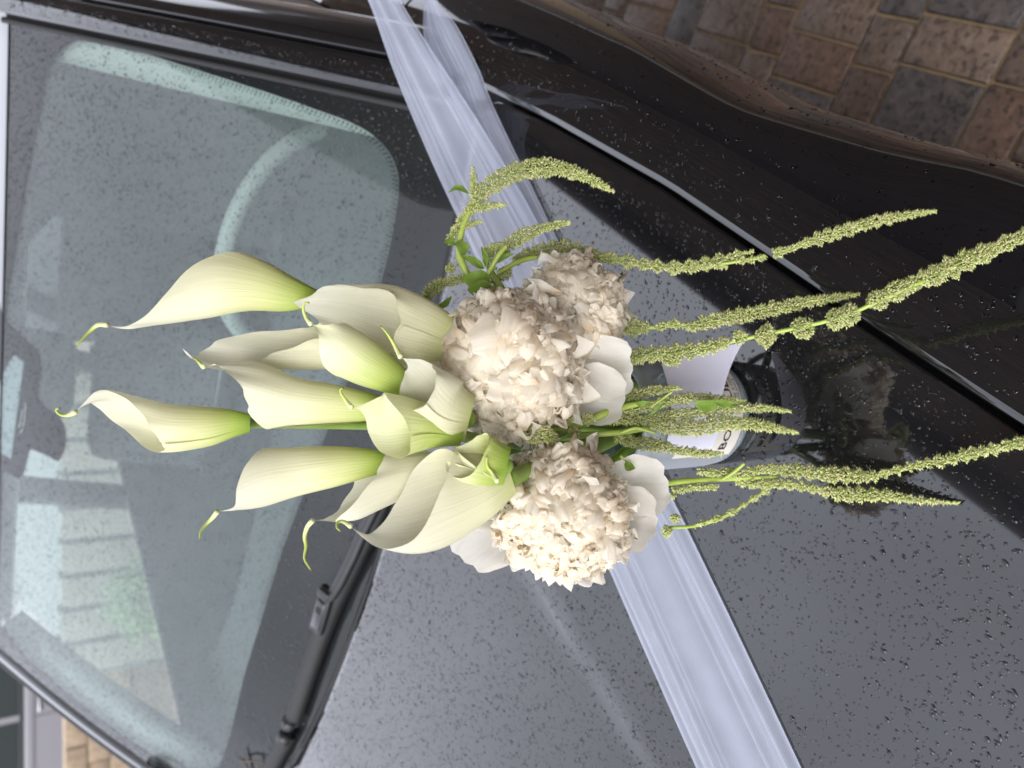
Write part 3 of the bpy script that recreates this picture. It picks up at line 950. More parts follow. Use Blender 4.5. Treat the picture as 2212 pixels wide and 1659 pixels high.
for sgn in (1, -1):
    xi = XC + sgn * 0.745
    mesh('door_trim', *box_geo((min(xi, xi + sgn * .03), .30, -.75), (max(xi, xi + sgn * .03), 2.2, .085), None, .008), M_dash, car)
    b0 = XC + sgn * .79
    V = [Vector((b0, .34, .085)), Vector((b0, 2.1, .085)), Vector((XC + sgn * .66, 2.0, .43)), Vector((XC + sgn * .66, .86, .43))]
    mesh('side_window', V, [(0, 1, 2, 3)], M_sideglass, car, smooth=False)
    for yy in (1.28, 2.12):
        V, F = tube_geo([(b0 + sgn * .004, yy, .05), (XC + sgn * .665, yy - .06, .45)], .04, 8)
        mesh('b_pillar' if yy < 2 else 'c_pillar', V, F, M_gloss, car)
    mesh('rear_side', *box_geo((min(b0, b0 + sgn * .07), 1.305, -.72), (max(b0, b0 + sgn * .07), 2.26, .06), None, .02), M_paint, car)
    # door mirror
    mx_ = (0.27 if sgn > 0 else 2 * XC - 0.13)
    hpos = Vector((mx_ + sgn * .07, .36, .16))
    bm = bmesh.new()
    bmesh.ops.create_uvsphere(bm, u_segments=20, v_segments=14, radius=1)
    for v in bm.verts:
        v.co = Vector((v.co.x * .105, max(-.075, v.co.y * .075) if v.co.y < 0 else v.co.y * .022, v.co.z * .072))
    me = bpy.data.meshes.new('door_mirror'); bm.to_mesh(me); bm.free()
    me.polygons.foreach_set('use_smooth', [True] * len(me.polygons))
    mo = link('door_mirror', me, car, M_paint)
    mo.location = hpos
    V, F = tube_geo([Vector((-sgn * .10, .0, -.05)), Vector((-sgn * .02, -.01, -.055))], [.03, .035], 10)
    mesh('mirror_stalk', V, F, M_trim, mo)
    V = [(.09 * math.cos(k * math.pi / 12), .0235, .058 * math.sin(k * math.pi / 12)) for k in range(24)]
    mesh('mirror_pane', V, [tuple(range(24))], M_mirror, mo, smooth=False)
    mesh('chrome_line', *tube_geo([(-sgn * .06, -.07, .02), (0, -.0775, .022), (sgn * .06, -.06, .024)], .0018, 5), M_metal, mo)

# wipers at the foot of the glass
def wiper(bp, conn, arm, tip_only=False):
    w = empty('wiper', (0, 0, 0), 0, car)
    P = [ws_at(x, y, .022) for x, y in bp]
    # blade: rubber with a deflector
    V = []
    for i, p in enumerate(P):
        t = (P[min(i + 1, len(P) - 1)] - P[max(i - 1, 0)]).normalized()
        nrm = Vector((0, -.45, .9)).normalized()
        side = t.cross(nrm).normalized()
        if side.y > 0: side = -side
        for (a, b) in ((-.004, -.018), (-.008, -.006), (-.010, .002), (-.005, .0075), (.004, .006), (.012, .0), (.017, -.010), (.012, -.016)):
            V.append(p + side * a + nrm * b)
    mesh('blade', V, grid_faces(len(P), 8), M_rubber, w)
    for p, q in ((P[0], P[1]), (P[-1], P[-2])):
        d_ = (q - p).normalized()
        mesh('end_cap', *tube_geo([p - d_ * .006, p + d_ * .012], [.012, .0135], 8), M_trim, w)
    if conn:
        a, b = ws_at(*conn[0], .034), ws_at(*conn[1], .036)
        d_ = (b - a).normalized()
        nrm = Vector((0, -.4, .9)).normalized(); sd_ = d_.cross(nrm).normalized()
        Mx = Matrix(((d_.x, sd_.x, nrm.x, a.x), (d_.y, sd_.y, nrm.y, a.y), (d_.z, sd_.z, nrm.z, a.z), (0, 0, 0, 1)))
        L = (b - a).length
        cn = mesh('connector', *box_geo((0, -.013, -.007), (L, .013, .006), Mx, .004), M_trim, w)
        mesh('clip', *box_geo((L * .12, -.009, .006), (L * .74, .009, .0085), Mx, .002), M_gloss, cn)
        mesh('clip', *box_geo((L * .80, -.011, .005), (L * .98, .011, .0095), Mx, .002), M_trim, cn)
        mesh('clip_slot', *box_geo((L * .48, -.005, .0085), (L * .60, .005, .0092), Mx), M_dark, cn, smooth=False)
    if arm:
        A = [ws_at(x, y, o) for x, y, o in arm]
        V = []
        for i, p in enumerate(A):
            t = (A[min(i + 1, len(A) - 1)] - A[max(i - 1, 0)]).normalized()
            nrm = Vector((0, -.4, .9)).normalized()
            side = t.cross(nrm).normalized()
            wd = .0085 if 0 < i < len(A) - 1 else .007
            for (a, b) in ((-wd, -.006), (-wd, .002), (-wd * .6, .005), (wd * .6, .005), (wd, .002), (wd, -.006)):
                V.append(p + side * a + nrm * b)
        mesh('arm', V, grid_faces(len(A), 6), M_trim, w)
    return w
wiper([(642, 1545), (672, 1455), (702, 1368), (735, 1285), (775, 1205), (815, 1125), (858, 1030), (905, 930), (950, 820)], [(712, 1338), (740, 1245)],
      [(733, 1268, .036), (745, 1262, .036), (762, 1235, .036), (790, 1180, .032), (815, 1120, .03), (870, 1010, .03), (930, 880, .03)])
wiper([(540, 1760), (575, 1680), (610, 1615), (634, 1570)], None, None)
# fine trim line on the near side of the bonnet's rear edge, and a few more cowl details
V = []
for i in range(60):
    x = 2 * XC + 0.03 + (-2 * XC - .06) * i / 59
    ye = bon_ye(x)
    for (dy, dz) in ((.006, -.010), (.010, -.004), (.016, -.004), (.020, -.012)):
        V.append((x, ye + dy + .006, bon_z(x, ye) - .004 + dz))
mesh('bonnet_seal', V, grid_faces(60, 4), M_rubber, car)

# ------------------------------------------------------------------ rain on the paint and on the glass
def drops(name, surf, n, rfun, m, parent, mask=None, flat=0.42, seed=1):
    rs = np.random.RandomState(seed)
    V, F = [], []
    cnt = 0
    KS = 7
    while cnt < n:
        u, v = rs.rand(2)
        P, N, D = surf(u, v)
        if P is None or (mask and not mask(P)):
            cnt += 1
            continue
        r = rfun(P, rs)
        cnt += 1
        el = 1 + abs(rs.randn()) * 0.28
        a = (D * math.cos(rs.randn() * .7) + N.cross(D) * math.sin(rs.randn() * .7)).normalized()
        b = N.cross(a)
        o = len(V)
        h = r * flat
        ph = rs.rand(KS) * .35 + .82
        for (rr, hh) in ((1.0, 0.0), (0.80, 0.62)):
            for k in range(KS):
                an = 2 * math.pi * k / KS
                q = ph[k] if rr > .9 else (ph[k] + 1) / 2
                V.append(P + a * (r * el * rr * q * math.cos(an)) + b * (r / el ** .5 * rr * q * math.sin(an)) + N * (h * hh))
        V.append(P + N * h)
        for k in range(KS):
            k2 = (k + 1) % KS
            F.append((o + k, o + k2, o + KS + k2, o + KS + k))
            F.append((o + KS + k, o + KS + k2, o + 2 * KS))
    ob = mesh(name, V, F, m, parent)
    tag(ob, kind='stuff')
    return ob
def bsurf(u, v):
    y = -0.80 + 0.80 * v
    x = -1.35 + 1.34 * u
    if y > bon_ye(x) - .004 or x > bon_xr(y) - .003: return None, None, None
    e = 1e-3
    n = Vector((-(bon_z(x + e, y) - bon_z(x - e, y)) / 2 / e, -(bon_z(x, y + e) - bon_z(x, y - e)) / 2 / e, 1)).normalized()
    return Vector((x, y, bon_z(x, y))), n, Vector((0.2, 1, 0)).normalized()
def big(P, rs):
    r = math.exp(rs.randn() * .38) * .0008
    w = sstep(-0.62, -0.75, P.y) if P.x < -.1 else 0
    q = noise.noise(Vector((P.x * 5, P.y * 5, 0)))
    return min(.0024, r * (1 + 0.5 * w) * (1 + .25 * q))
drops('raindrops', bsurf, 46000, big, M_drop, bonnet, seed=3)
def fsurf(u, v):
    y = -0.95 + 1.2 * v
    k = u * 9 + 4
    a = int(k); f = k - a
    P = side_pt(a, y).lerp(side_pt(a + 1, y), f)
    t = (side_pt(a + 1, y) - side_pt(a, y)).normalized()
    n = t.cross(Vector((0, -1, 0))).normalized()
    if n.x + n.z < 0: n = -n
    return P, n, t
drops('raindrops', fsurf, 3600, lambda P, rs: min(.0025, math.exp(rs.randn() * .35) * .00095), M_drop, car, seed=4)
def wsurf(u, v):
    s, t = -1 + 2 * u, v * .98 + .01
    return ws_p(s, t) + ws_n(s, t) * .0003, ws_n(s, t), (ws_p(s, t + .01) - ws_p(s, t - .01)).normalized()
drops('raindrops', wsurf, 30000, lambda P, rs: min(.0026, math.exp(rs.randn() * .38) * .00098), M_dropg, ws, seed=6)
def psurf(u, v):
    t = v; P = ws_p(1, t); n = ws_n(1, t)
    up = (ws_p(1, t + .01) - ws_p(1, t - .01)).normalized(); out = up.cross(n)
    if out.x < 0: out = -out
    return P + out * (.016 + .024 * u) + n * .0066, n, up
drops('raindrops', psurf, 700, lambda P, rs: min(.0022, math.exp(rs.randn() * .35) * .00095), M_drop, car, seed=7)
# ------------------------------------------------------------------ white organza ribbon laid over the bonnet
M_rib = bpy.data.materials.new('white_organza'); M_rib.use_nodes = True
_nt = M_rib.node_tree; _nt.nodes.clear()
_o = _nt.nodes.new('ShaderNodeOutputMaterial')
_pr = _nt.nodes.new('ShaderNodeBsdfPrincipled')
_pr.inputs['Base Color'].default_value = (0.46, 0.485, 0.59, 1); _pr.inputs['Roughness'].default_value = 0.5
_pr.inputs['Sheen Weight'].default_value = 0.3
_t = _nt.nodes.new('ShaderNodeBsdfTransparent')
_m = _nt.nodes.new('ShaderNodeMixShader')
_at = _nt.nodes.new('ShaderNodeAttribute'); _at.attribute_name = 'dens'
_uvu = _nt.nodes.new('ShaderNodeAttribute'); _uvu.attribute_name = 'wu'
_uvv = _nt.nodes.new('ShaderNodeAttribute'); _uvv.attribute_name = 'wv'
_cx = _nt.nodes.new('ShaderNodeCombineXYZ')
_nt.links.new(_uvu.outputs['Fac'], _cx.inputs[0]); _nt.links.new(_uvv.outputs['Fac'], _cx.inputs[1])
_wv = _nt.nodes.new('ShaderNodeTexWave'); _wv.wave_type = 'BANDS'; _wv.bands_direction = 'DIAGONAL'; _wv.inputs['Scale'].default_value = 240; _wv.inputs['Distortion'].default_value = 2.5; _wv.inputs['Detail'].default_value = 1
_no = _nt.nodes.new('ShaderNodeTexNoise'); _no.inputs['Scale'].default_value = 26; _no.inputs['Detail'].default_value = 4
_nt.links.new(_cx.outputs[0], _wv.inputs['Vector']); _nt.links.new(_cx.outputs[0], _no.inputs['Vector'])
_a1 = _nt.nodes.new('ShaderNodeMath'); _a1.operation = 'MULTIPLY_ADD'; _a1.inputs[1].default_value = 0.07
_nt.links.new(_wv.outputs['Fac'], _a1.inputs[0]); _nt.links.new(_at.outputs['Fac'], _a1.inputs[2])
_a2 = _nt.nodes.new('ShaderNodeMath'); _a2.operation = 'MULTIPLY_ADD'; _a2.inputs[1].default_value = 0.22; _a2.use_clamp = True
_nt.links.new(_no.outputs['Fac'], _a2.inputs[0]); _nt.links.new(_a1.outputs[0], _a2.inputs[2])
_nt.links.new(_a2.outputs[0], _m.inputs[0]); _nt.links.new(_t.outputs[0], _m.inputs[1])
_tl = _nt.nodes.new('ShaderNodeBsdfTranslucent'); _tl.inputs[0].default_value = (0.48, 0.505, 0.61, 1)
_m2 = _nt.nodes.new('ShaderNodeMixShader'); _m2.inputs[0].default_value = 0.3
_nt.links.new(_pr.outputs[0], _m2.inputs[1]); _nt.links.new(_tl.outputs[0], _m2.inputs[2])
_nt.links.new(_m2.outputs[0], _m.inputs[2]); _nt.links.new(_m.outputs[0], _o.inputs[0])

def skin_z(x, y):
    """height of the bodywork under a point (car frame)"""
    xr = bon_xr(min(max(y, -1.1), .2))
    if x <= xr:
        return bon_z(x, min(y, bon_ye(x) + .3))
    return math.tan(SLOPE) * min(y, .5) - 0.008 - 0.9 * max(0, x - xr - .05) ** 2
def rib_hit(x, y, off):
    d = rayl(x, y); t = .6
    for _ in range(40):
        P = CAML + d * t
        e = P.z - (skin_z(P.x, P.y) + off)
        t += e / (-d.z + 0.09 * d.y)
    return CAML + d * t
ribbon = empty('ribbon', (0, 0, 0)); ribbon.matrix_basis = MC
tag(ribbon, 'white organza ribbon stretched across the black bonnet behind the bouquet', 'ribbon')
def strand(name, left, right, lift, folds, seed, dens0):
    """left/right: matching edge points (picture x, y, height over the paint)"""
    n, w = 110, 72
    Lp = smoothpath([(x, y, h) for x, y, h in left], n)
    Rp = smoothpath([(x, y, h) for x, y, h in right], n)
    r = random.Random(seed)
    Lw = [rib_hit(p[0], p[1], p[2]) for p in Lp]
    Rw = [rib_hit(p[0], p[1], p[2]) for p in Rp]
    V, dens, wu, wv = [], [], [], []
    fl = [(r.uniform(.05, .95), r.uniform(.012, .035), r.uniform(-.1, .1), r.uniform(.5, 1)) for _ in range(folds)]
    for i in range(n):
        a = i / (n - 1)
        for j in range(w):
            b = j / (w - 1)
            P = Lw[i].lerp(Rw[i], b)
            z = 0.0; dd = 0.0
            for (c, s_, dr_, am) in fl:
                c2 = c + dr_ * 1.6 * (a - .5) + .035 * math.sin(a * 4 + c * 20) + .03 * noise.noise(Vector((a * 3.1, c * 9, seed)))
                g = math.exp(-((b - c2) / s_) ** 2)
                z += g * am * .0028
                dd += g * am * .24 * (.35 + .9 * max(0, .5 + noise.noise(Vector((a * 4.0, c * 17, seed + 2)))))
            lay = noise.noise(Vector((b * 5 + seed, a * 1.3, seed * .37)))
            z += .0010 * noise.noise(Vector((b * 9 + seed * 3, a * 2.2, .5)))
            dd += .20 * lay
            edge = math.exp(-min(b, 1 - b) / .012)
            V.append(P + Vector((0, 0, lift + z)))
            dens.append(dens0 + dd + .35 * edge - .16 * math.exp(-((min(b, 1 - b) - .06) / .04) ** 2))
            wu.append(b * .11); wv.append(a * .9)
    return mesh(name, V, grid_faces(n, w), M_rib, ribbon, attrs={'dens': dens, 'wu': wu, 'wv': wv})
strand('ribbon_strand',
       [(640, -330, .23), (740, -110, .17), (797, 0, .14), (854, 158, .085), (935, 351, .022), (1040, 580, .008), (1180, 910, .006), (1306, 1204, .0015), (1400, 1420, .0008), (1506, 1659, .0008), (1570, 1800, .0008), (1660, 2000, .0008), (1765, 2230, .0008)],
       [(722, -330, .23), (815, -110, .17), (866, 0, .14), (935, 110, .09), (1058, 300, .026), (1195, 540, .008), (1330, 830, .006), (1451, 1069, .0015), (1580, 1335, .0008), (1733, 1659, .0008), (1800, 1800, .0008), (1905, 2010, .0008), (2010, 2230, .0008)],
       .0012, 7, 4, .42)
strand('ribbon_strand',
       [(935, -300, .17), (925, -110, .13), (920, 0, .10), (918, 80, .07), (955, 160, .045), (1005, 270, .020), (1075, 400, .006), (1190, 640, .005), (1300, 900, .004), (1370, 1060, .003)],
       [(918, -302, .17), (912, -112, .13), (946, 0, .10), (988, 56, .07), (1036, 149, .04), (1066, 226, .020), (1128, 357, .006), (1250, 610, .005), (1370, 880, .004), (1450, 1060, .003)],
       .001, 5, 9, .40)

# ------------------------------------------------------------------ glass jar standing on the bonnet, with its label and the card
JP, _t_ = hit_bonnet(1629, 885)
JR, JH = 0.0465, 0.125
hd = ray(1629, 885); hd.z = 0; hd.normalize()
JB = MC @ JP + hd * JR
JB.z -= 0.001
jar = placed('glass_jar', JB)
tag(jar, 'clear glass candle jar with cream label used as a vase on the bonnet', 'jar')
tilt = Matrix.Rotation(math.radians(2.0), 4, 'X')
M_jarglass = glassy('jar_glass', (0.93, 0.97, 0.96), 1.6)
# pale diffuse share stands in for sky light refracted through the glass
_nt = M_jarglass.node_tree
_o = [n for n in _nt.nodes if n.type == 'OUTPUT_MATERIAL'][0]; _s = _o.inputs[0].links[0].from_socket
_df = _nt.nodes.new('ShaderNodeBsdfDiffuse'); _df.inputs[0].default_value = (0.62, 0.66, 0.70, 1)
_mm = _nt.nodes.new('ShaderNodeMixShader'); _mm.inputs[0].default_value = 0.36
_nt.links.new(_s, _mm.inputs[1]); _nt.links.new(_df.outputs[0], _mm.inputs[2]); _nt.links.new(_mm.outputs[0], _o.inputs[0])
M_base = glassy('thick_glass_base', (0.90, 0.96, 0.95), 1.7)
_nt = M_base.node_tree
_o = [n for n in _nt.nodes if n.type == 'OUTPUT_MATERIAL'][0]; _s = _o.inputs[0].links[0].from_socket
_df = _nt.nodes.new('ShaderNodeBsdfDiffuse'); _df.inputs[0].default_value = (0.50, 0.56, 0.57, 1)  # pale diffuse colour brightens the base in place of refracted light
_mm = _nt.nodes.new('ShaderNodeMixShader'); _mm.inputs[0].default_value = 0.30
_nt.links.new(_s, _mm.inputs[1]); _nt.links.new(_df.outputs[0], _mm.inputs[2]); _nt.links.new(_mm.outputs[0], _o.inputs[0])
M_water = glassy('vase_water', (0.90, 0.96, 0.93), 1.33)
def lathe(name, prof, m, parent, n=56, z=0):
    V = []
    for k in range(n):
        a = 2 * math.pi * k / n
        for r, h in prof:
            V.append((r * math.cos(a), r * math.sin(a), h))
    return mesh(name, V, grid_faces(n, len(prof), 0, True), m, parent)
lathe('glass_wall', [(JR - .004, .006), (JR - .001, .012), (JR, .02), (JR, JH - .008), (JR - .001, JH - .002), (JR - .003, JH), (JR - .005, JH - .003), (JR - .0055, JH - .02)], M_jarglass, jar)
lathe('glass_base', [(0.0001, .0005), (JR - .010, .0005), (JR - .006, .001), (JR - .003, .003), (JR - .0012, .007), (JR - .0012, .011), (JR - .004, .013), (JR - .012, .012), (0.0001, .011)], M_base, jar)
lathe('water', [(0.0001, .0135), (JR - .006, .0135), (JR - .006, JH * .62), (0.0001, JH * .62)], M_water, jar)
M_label = mat('cream_paper_label', (0.60, 0.56, 0.50), rough=0.7)
M_ink = mat('label_ink', (0.04, 0.032, 0.026), rough=0.7)
# the side of the jar that faces the camera
face = math.atan2(-hd.y, -hd.x)
def cyl(ang, z, r): return Vector((r * math.cos(face + ang), r * math.sin(face + ang), z))
# ang > 0 runs to the viewer's right
na, nz = 40, 8
V = [cyl((-.86 + 1.95 * i / (na - 1)), .0165 + .068 * j / (nz - 1), JR + .0006) for i in range(na) for j in range(nz)]
label = mesh('label', V, grid_faces(na, nz), M_label, jar)
def text_on(s, ang, z, size, m, name='lettering', bold=0.0, sx=1.0):
    cu_ = bpy.data.curves.new('lettering', 'FONT')
    cu_.body = s; cu_.size = size; cu_.align_x = 'CENTER'; cu_.offset = bold; cu_.resolution_u = 2
    to = bpy.data.objects.new('lettering', cu_)
    C.objects.link(to)
    dg = bpy.context.evaluated_depsgraph_get()
    me = bpy.data.meshes.new_from_object(to.evaluated_get(dg))
    bpy.data.objects.remove(to)
    bpy.data.curves.remove(cu_)
    bm = bmesh.new(); bm.from_mesh(me)
    bmesh.ops.subdivide_edges(bm, edges=[e for e in bm.edges if e.calc_length() > .003], cuts=2)
    for v in bm.verts:
        x, y = v.co.x * sx, v.co.y
        v.co = cyl(ang + x / JR, z + y, JR + .0010)
    bm.to_mesh(me); bm.free()
    me.name = name
    return link(name, me, label, m)
text_on('E', 0.16, .0395, .0118, M_ink, bold=.0002, sx=1.2)
text_on('BOUQUET', 0.0, .0280, .0118, M_ink, bold=.0002, sx=1.22)
text_on('ONE X FIVE', 0.36, .0222, .0046, M_ink)
text_on('FRAGRANCE', 0.30, .0180, .0046, M_ink)

# card tucked against the front of the jar, one corner lifting free
M_card = mat('white_card', (0.66, 0.65, 0.75), rough=0.6)
card = placed('gift_card', JB)
tag(card, 'white card curled round the jar with one corner lifting off', 'card')
nu_, nv_ = 36, 18
V = []
for i in range(nu_):
    u = i / (nu_ - 1)
    for j in range(nv_):
        v = j / (nv_ - 1)
        ang = -0.62 + 1.35 * u
        z0 = .043 + .010 * u * u + .006 * (1 - u)
        z = z0 + (.105 - z0) * v
        P = cyl(ang, z, JR + .0035 + .002 * u)
        # the lower right corner springs outward and down
        k = max(0.0, (u - .35) / .65) ** 2.6 * max(0.0, 1 - v * .9)
        right = Vector((-math.sin(face), math.cos(face), 0))
        if right.x < 0: right = -right
        P += right * (.020 * k) + Vector((-hd.x, -hd.y, 0)) * (.014 * k) + Vector((0, 0, -.034 * k))
        V.append(P)
mesh('sheet', V, grid_faces(nu_, nv_), M_card, card)
# ------------------------------------------------------------------ flowers
def flower_mat(name, stops, stop_attr='s', rough=0.45, transl=0.3, streak=0.20, streak_scale=(22, 1.4), island=0.0, sss=0.0):
    m = bpy.data.materials.new(name); m.use_nodes = True
    nt = m.node_tree; L = nt.links; b = bsdf(m)
    a = nt.nodes.new('ShaderNodeAttribute'); a.attribute_name = 's'
    th = nt.nodes.new('ShaderNodeAttribute'); th.attribute_name = 'th'
    cx = nt.nodes.new('ShaderNodeCombineXYZ')
    m1 = nt.nodes.new('ShaderNodeMath'); m1.operation = 'MULTIPLY'; m1.inputs[1].default_value = streak_scale[0]
    m2 = nt.nodes.new('ShaderNodeMath'); m2.operation = 'MULTIPLY'; m2.inputs[1].default_value = streak_scale[1]
    L.new(th.outputs['Fac'], m1.inputs[0]); L.new(a.outputs['Fac'], m2.inputs[0])
    L.new(m1.outputs[0], cx.inputs[0]); L.new(m2.outputs[0], cx.inputs[1])
    no = nt.nodes.new('ShaderNodeTexNoise'); no.inputs['Scale'].default_value = 1.0; no.inputs['Detail'].default_value = 3
    L.new(cx.outputs[0], no.inputs['Vector'])
    # streaks push the green-to-cream boundary up and down
    sh = nt.nodes.new('ShaderNodeMath'); sh.operation = 'MULTIPLY_ADD'; sh.inputs[1].default_value = streak
    sub = nt.nodes.new('ShaderNodeMath'); sub.operation = 'SUBTRACT'; sub.inputs[1].default_value = 0.5
    L.new(no.outputs['Fac'], sub.inputs[0]); L.new(sub.outputs[0], sh.inputs[0]); L.new(a.outputs['Fac'], sh.inputs[2])
    cr_ = nt.nodes.new('ShaderNodeValToRGB')
    el = cr_.color_ramp.elements
    el[0].position, el[0].color = stops[0][0], (*stops[0][1], 1)
    el[1].position, el[1].color = stops[-1][0], (*stops[-1][1], 1)
    for p, c in stops[1:-1]:
        e = el.new(p); e.color = (*c, 1)
    L.new(sh.outputs[0], cr_.inputs[0])
    vm = nt.nodes.new('ShaderNodeMapRange'); vm.inputs[1].default_value = .3; vm.inputs[2].default_value = .7; vm.inputs[3].default_value = .92; vm.inputs[4].default_value = 1.03
    L.new(no.outputs['Fac'], vm.inputs[0])
    vx = nt.nodes.new('ShaderNodeMix'); vx.data_type = 'RGBA'; vx.blend_type = 'MULTIPLY'; vx.inputs[0].default_value = 1
    L.new(cr_.outputs[0], vx.inputs[6]); L.new(vm.outputs[0], vx.inputs[7])
    src = vx.outputs[2]
    if island:
        gi = nt.nodes.new('ShaderNodeNewGeometry')
        mr = nt.nodes.new('ShaderNodeMapRange'); mr.inputs[3].default_value = 1 - island; mr.inputs[4].default_value = 1 + island * .6
        L.new(gi.outputs['Random Per Island'], mr.inputs[0])
        mx = nt.nodes.new('ShaderNodeMix'); mx.data_type = 'RGBA'; mx.blend_type = 'MULTIPLY'; mx.inputs[0].default_value = 1
        L.new(src, mx.inputs[6]); L.new(mr.outputs[0], mx.inputs[7]); src = mx.outputs[2]
    L.new(src, b.inputs['Base Color'])
    b.inputs['Roughness'].default_value = rough
    b.inputs['Specular IOR Level'].default_value = 0.35
    bp = nt.nodes.new('ShaderNodeBump'); bp.inputs['Strength'].default_value = 0.45; bp.inputs['Distance'].default_value = 0.0008
    L.new(no.outputs['Fac'], bp.inputs['Height']); L.new(bp.outputs[0], b.inputs['Normal'])
    add_translucent(m, transl)
    return m
CREAM, IVORY = (0.60, 0.58, 0.40), (0.615, 0.595, 0.45)
M_calla = flower_mat('calla_spathe', [(0.0, (0.22, 0.34, 0.035)), (0.09, (0.40, 0.50, 0.09)), (0.24, (0.60, 0.62, 0.26)), (0.48, (0.72, 0.70, 0.45)), (0.85, IVORY), (1.0, (0.63, 0.615, 0.51))], transl=0.28)
M_callaw = flower_mat('calla_spathe_pale', [(0.0, (0.52, 0.54, 0.22)), (0.18, (0.69, 0.67, 0.43)), (0.5, (0.62, 0.595, 0.43)), (1.0, (0.63, 0.615, 0.51))], transl=0.28)
M_callag = flower_mat('calla_spathe_green_backed', [(0.0, (0.25, 0.38, 0.04)), (0.3, (0.46, 0.53, 0.14)), (0.6, (0.68, 0.69, 0.38)), (0.85, (0.74, 0.735, 0.50)), (1.0, (0.64, 0.67, 0.32))], transl=0.28)
M_tail = flower_mat('calla_tip', [(0.0, (0.74, 0.77, 0.42)), (0.5, (0.50, 0.58, 0.13)), (0.93, (0.42, 0.50, 0.10)), (1.0, (0.12, 0.06, 0.03))], transl=0.15, streak=0.0)
M_stem = mat('green_flower_stem', (0.20, 0.30, 0.05), rough=0.4, noise_amt=0.15, noise_scale=60)
M_spadix = mat('yellow_spadix', (0.75, 0.52, 0.06), rough=0.7, bump=0.8, bump_scale=1500)

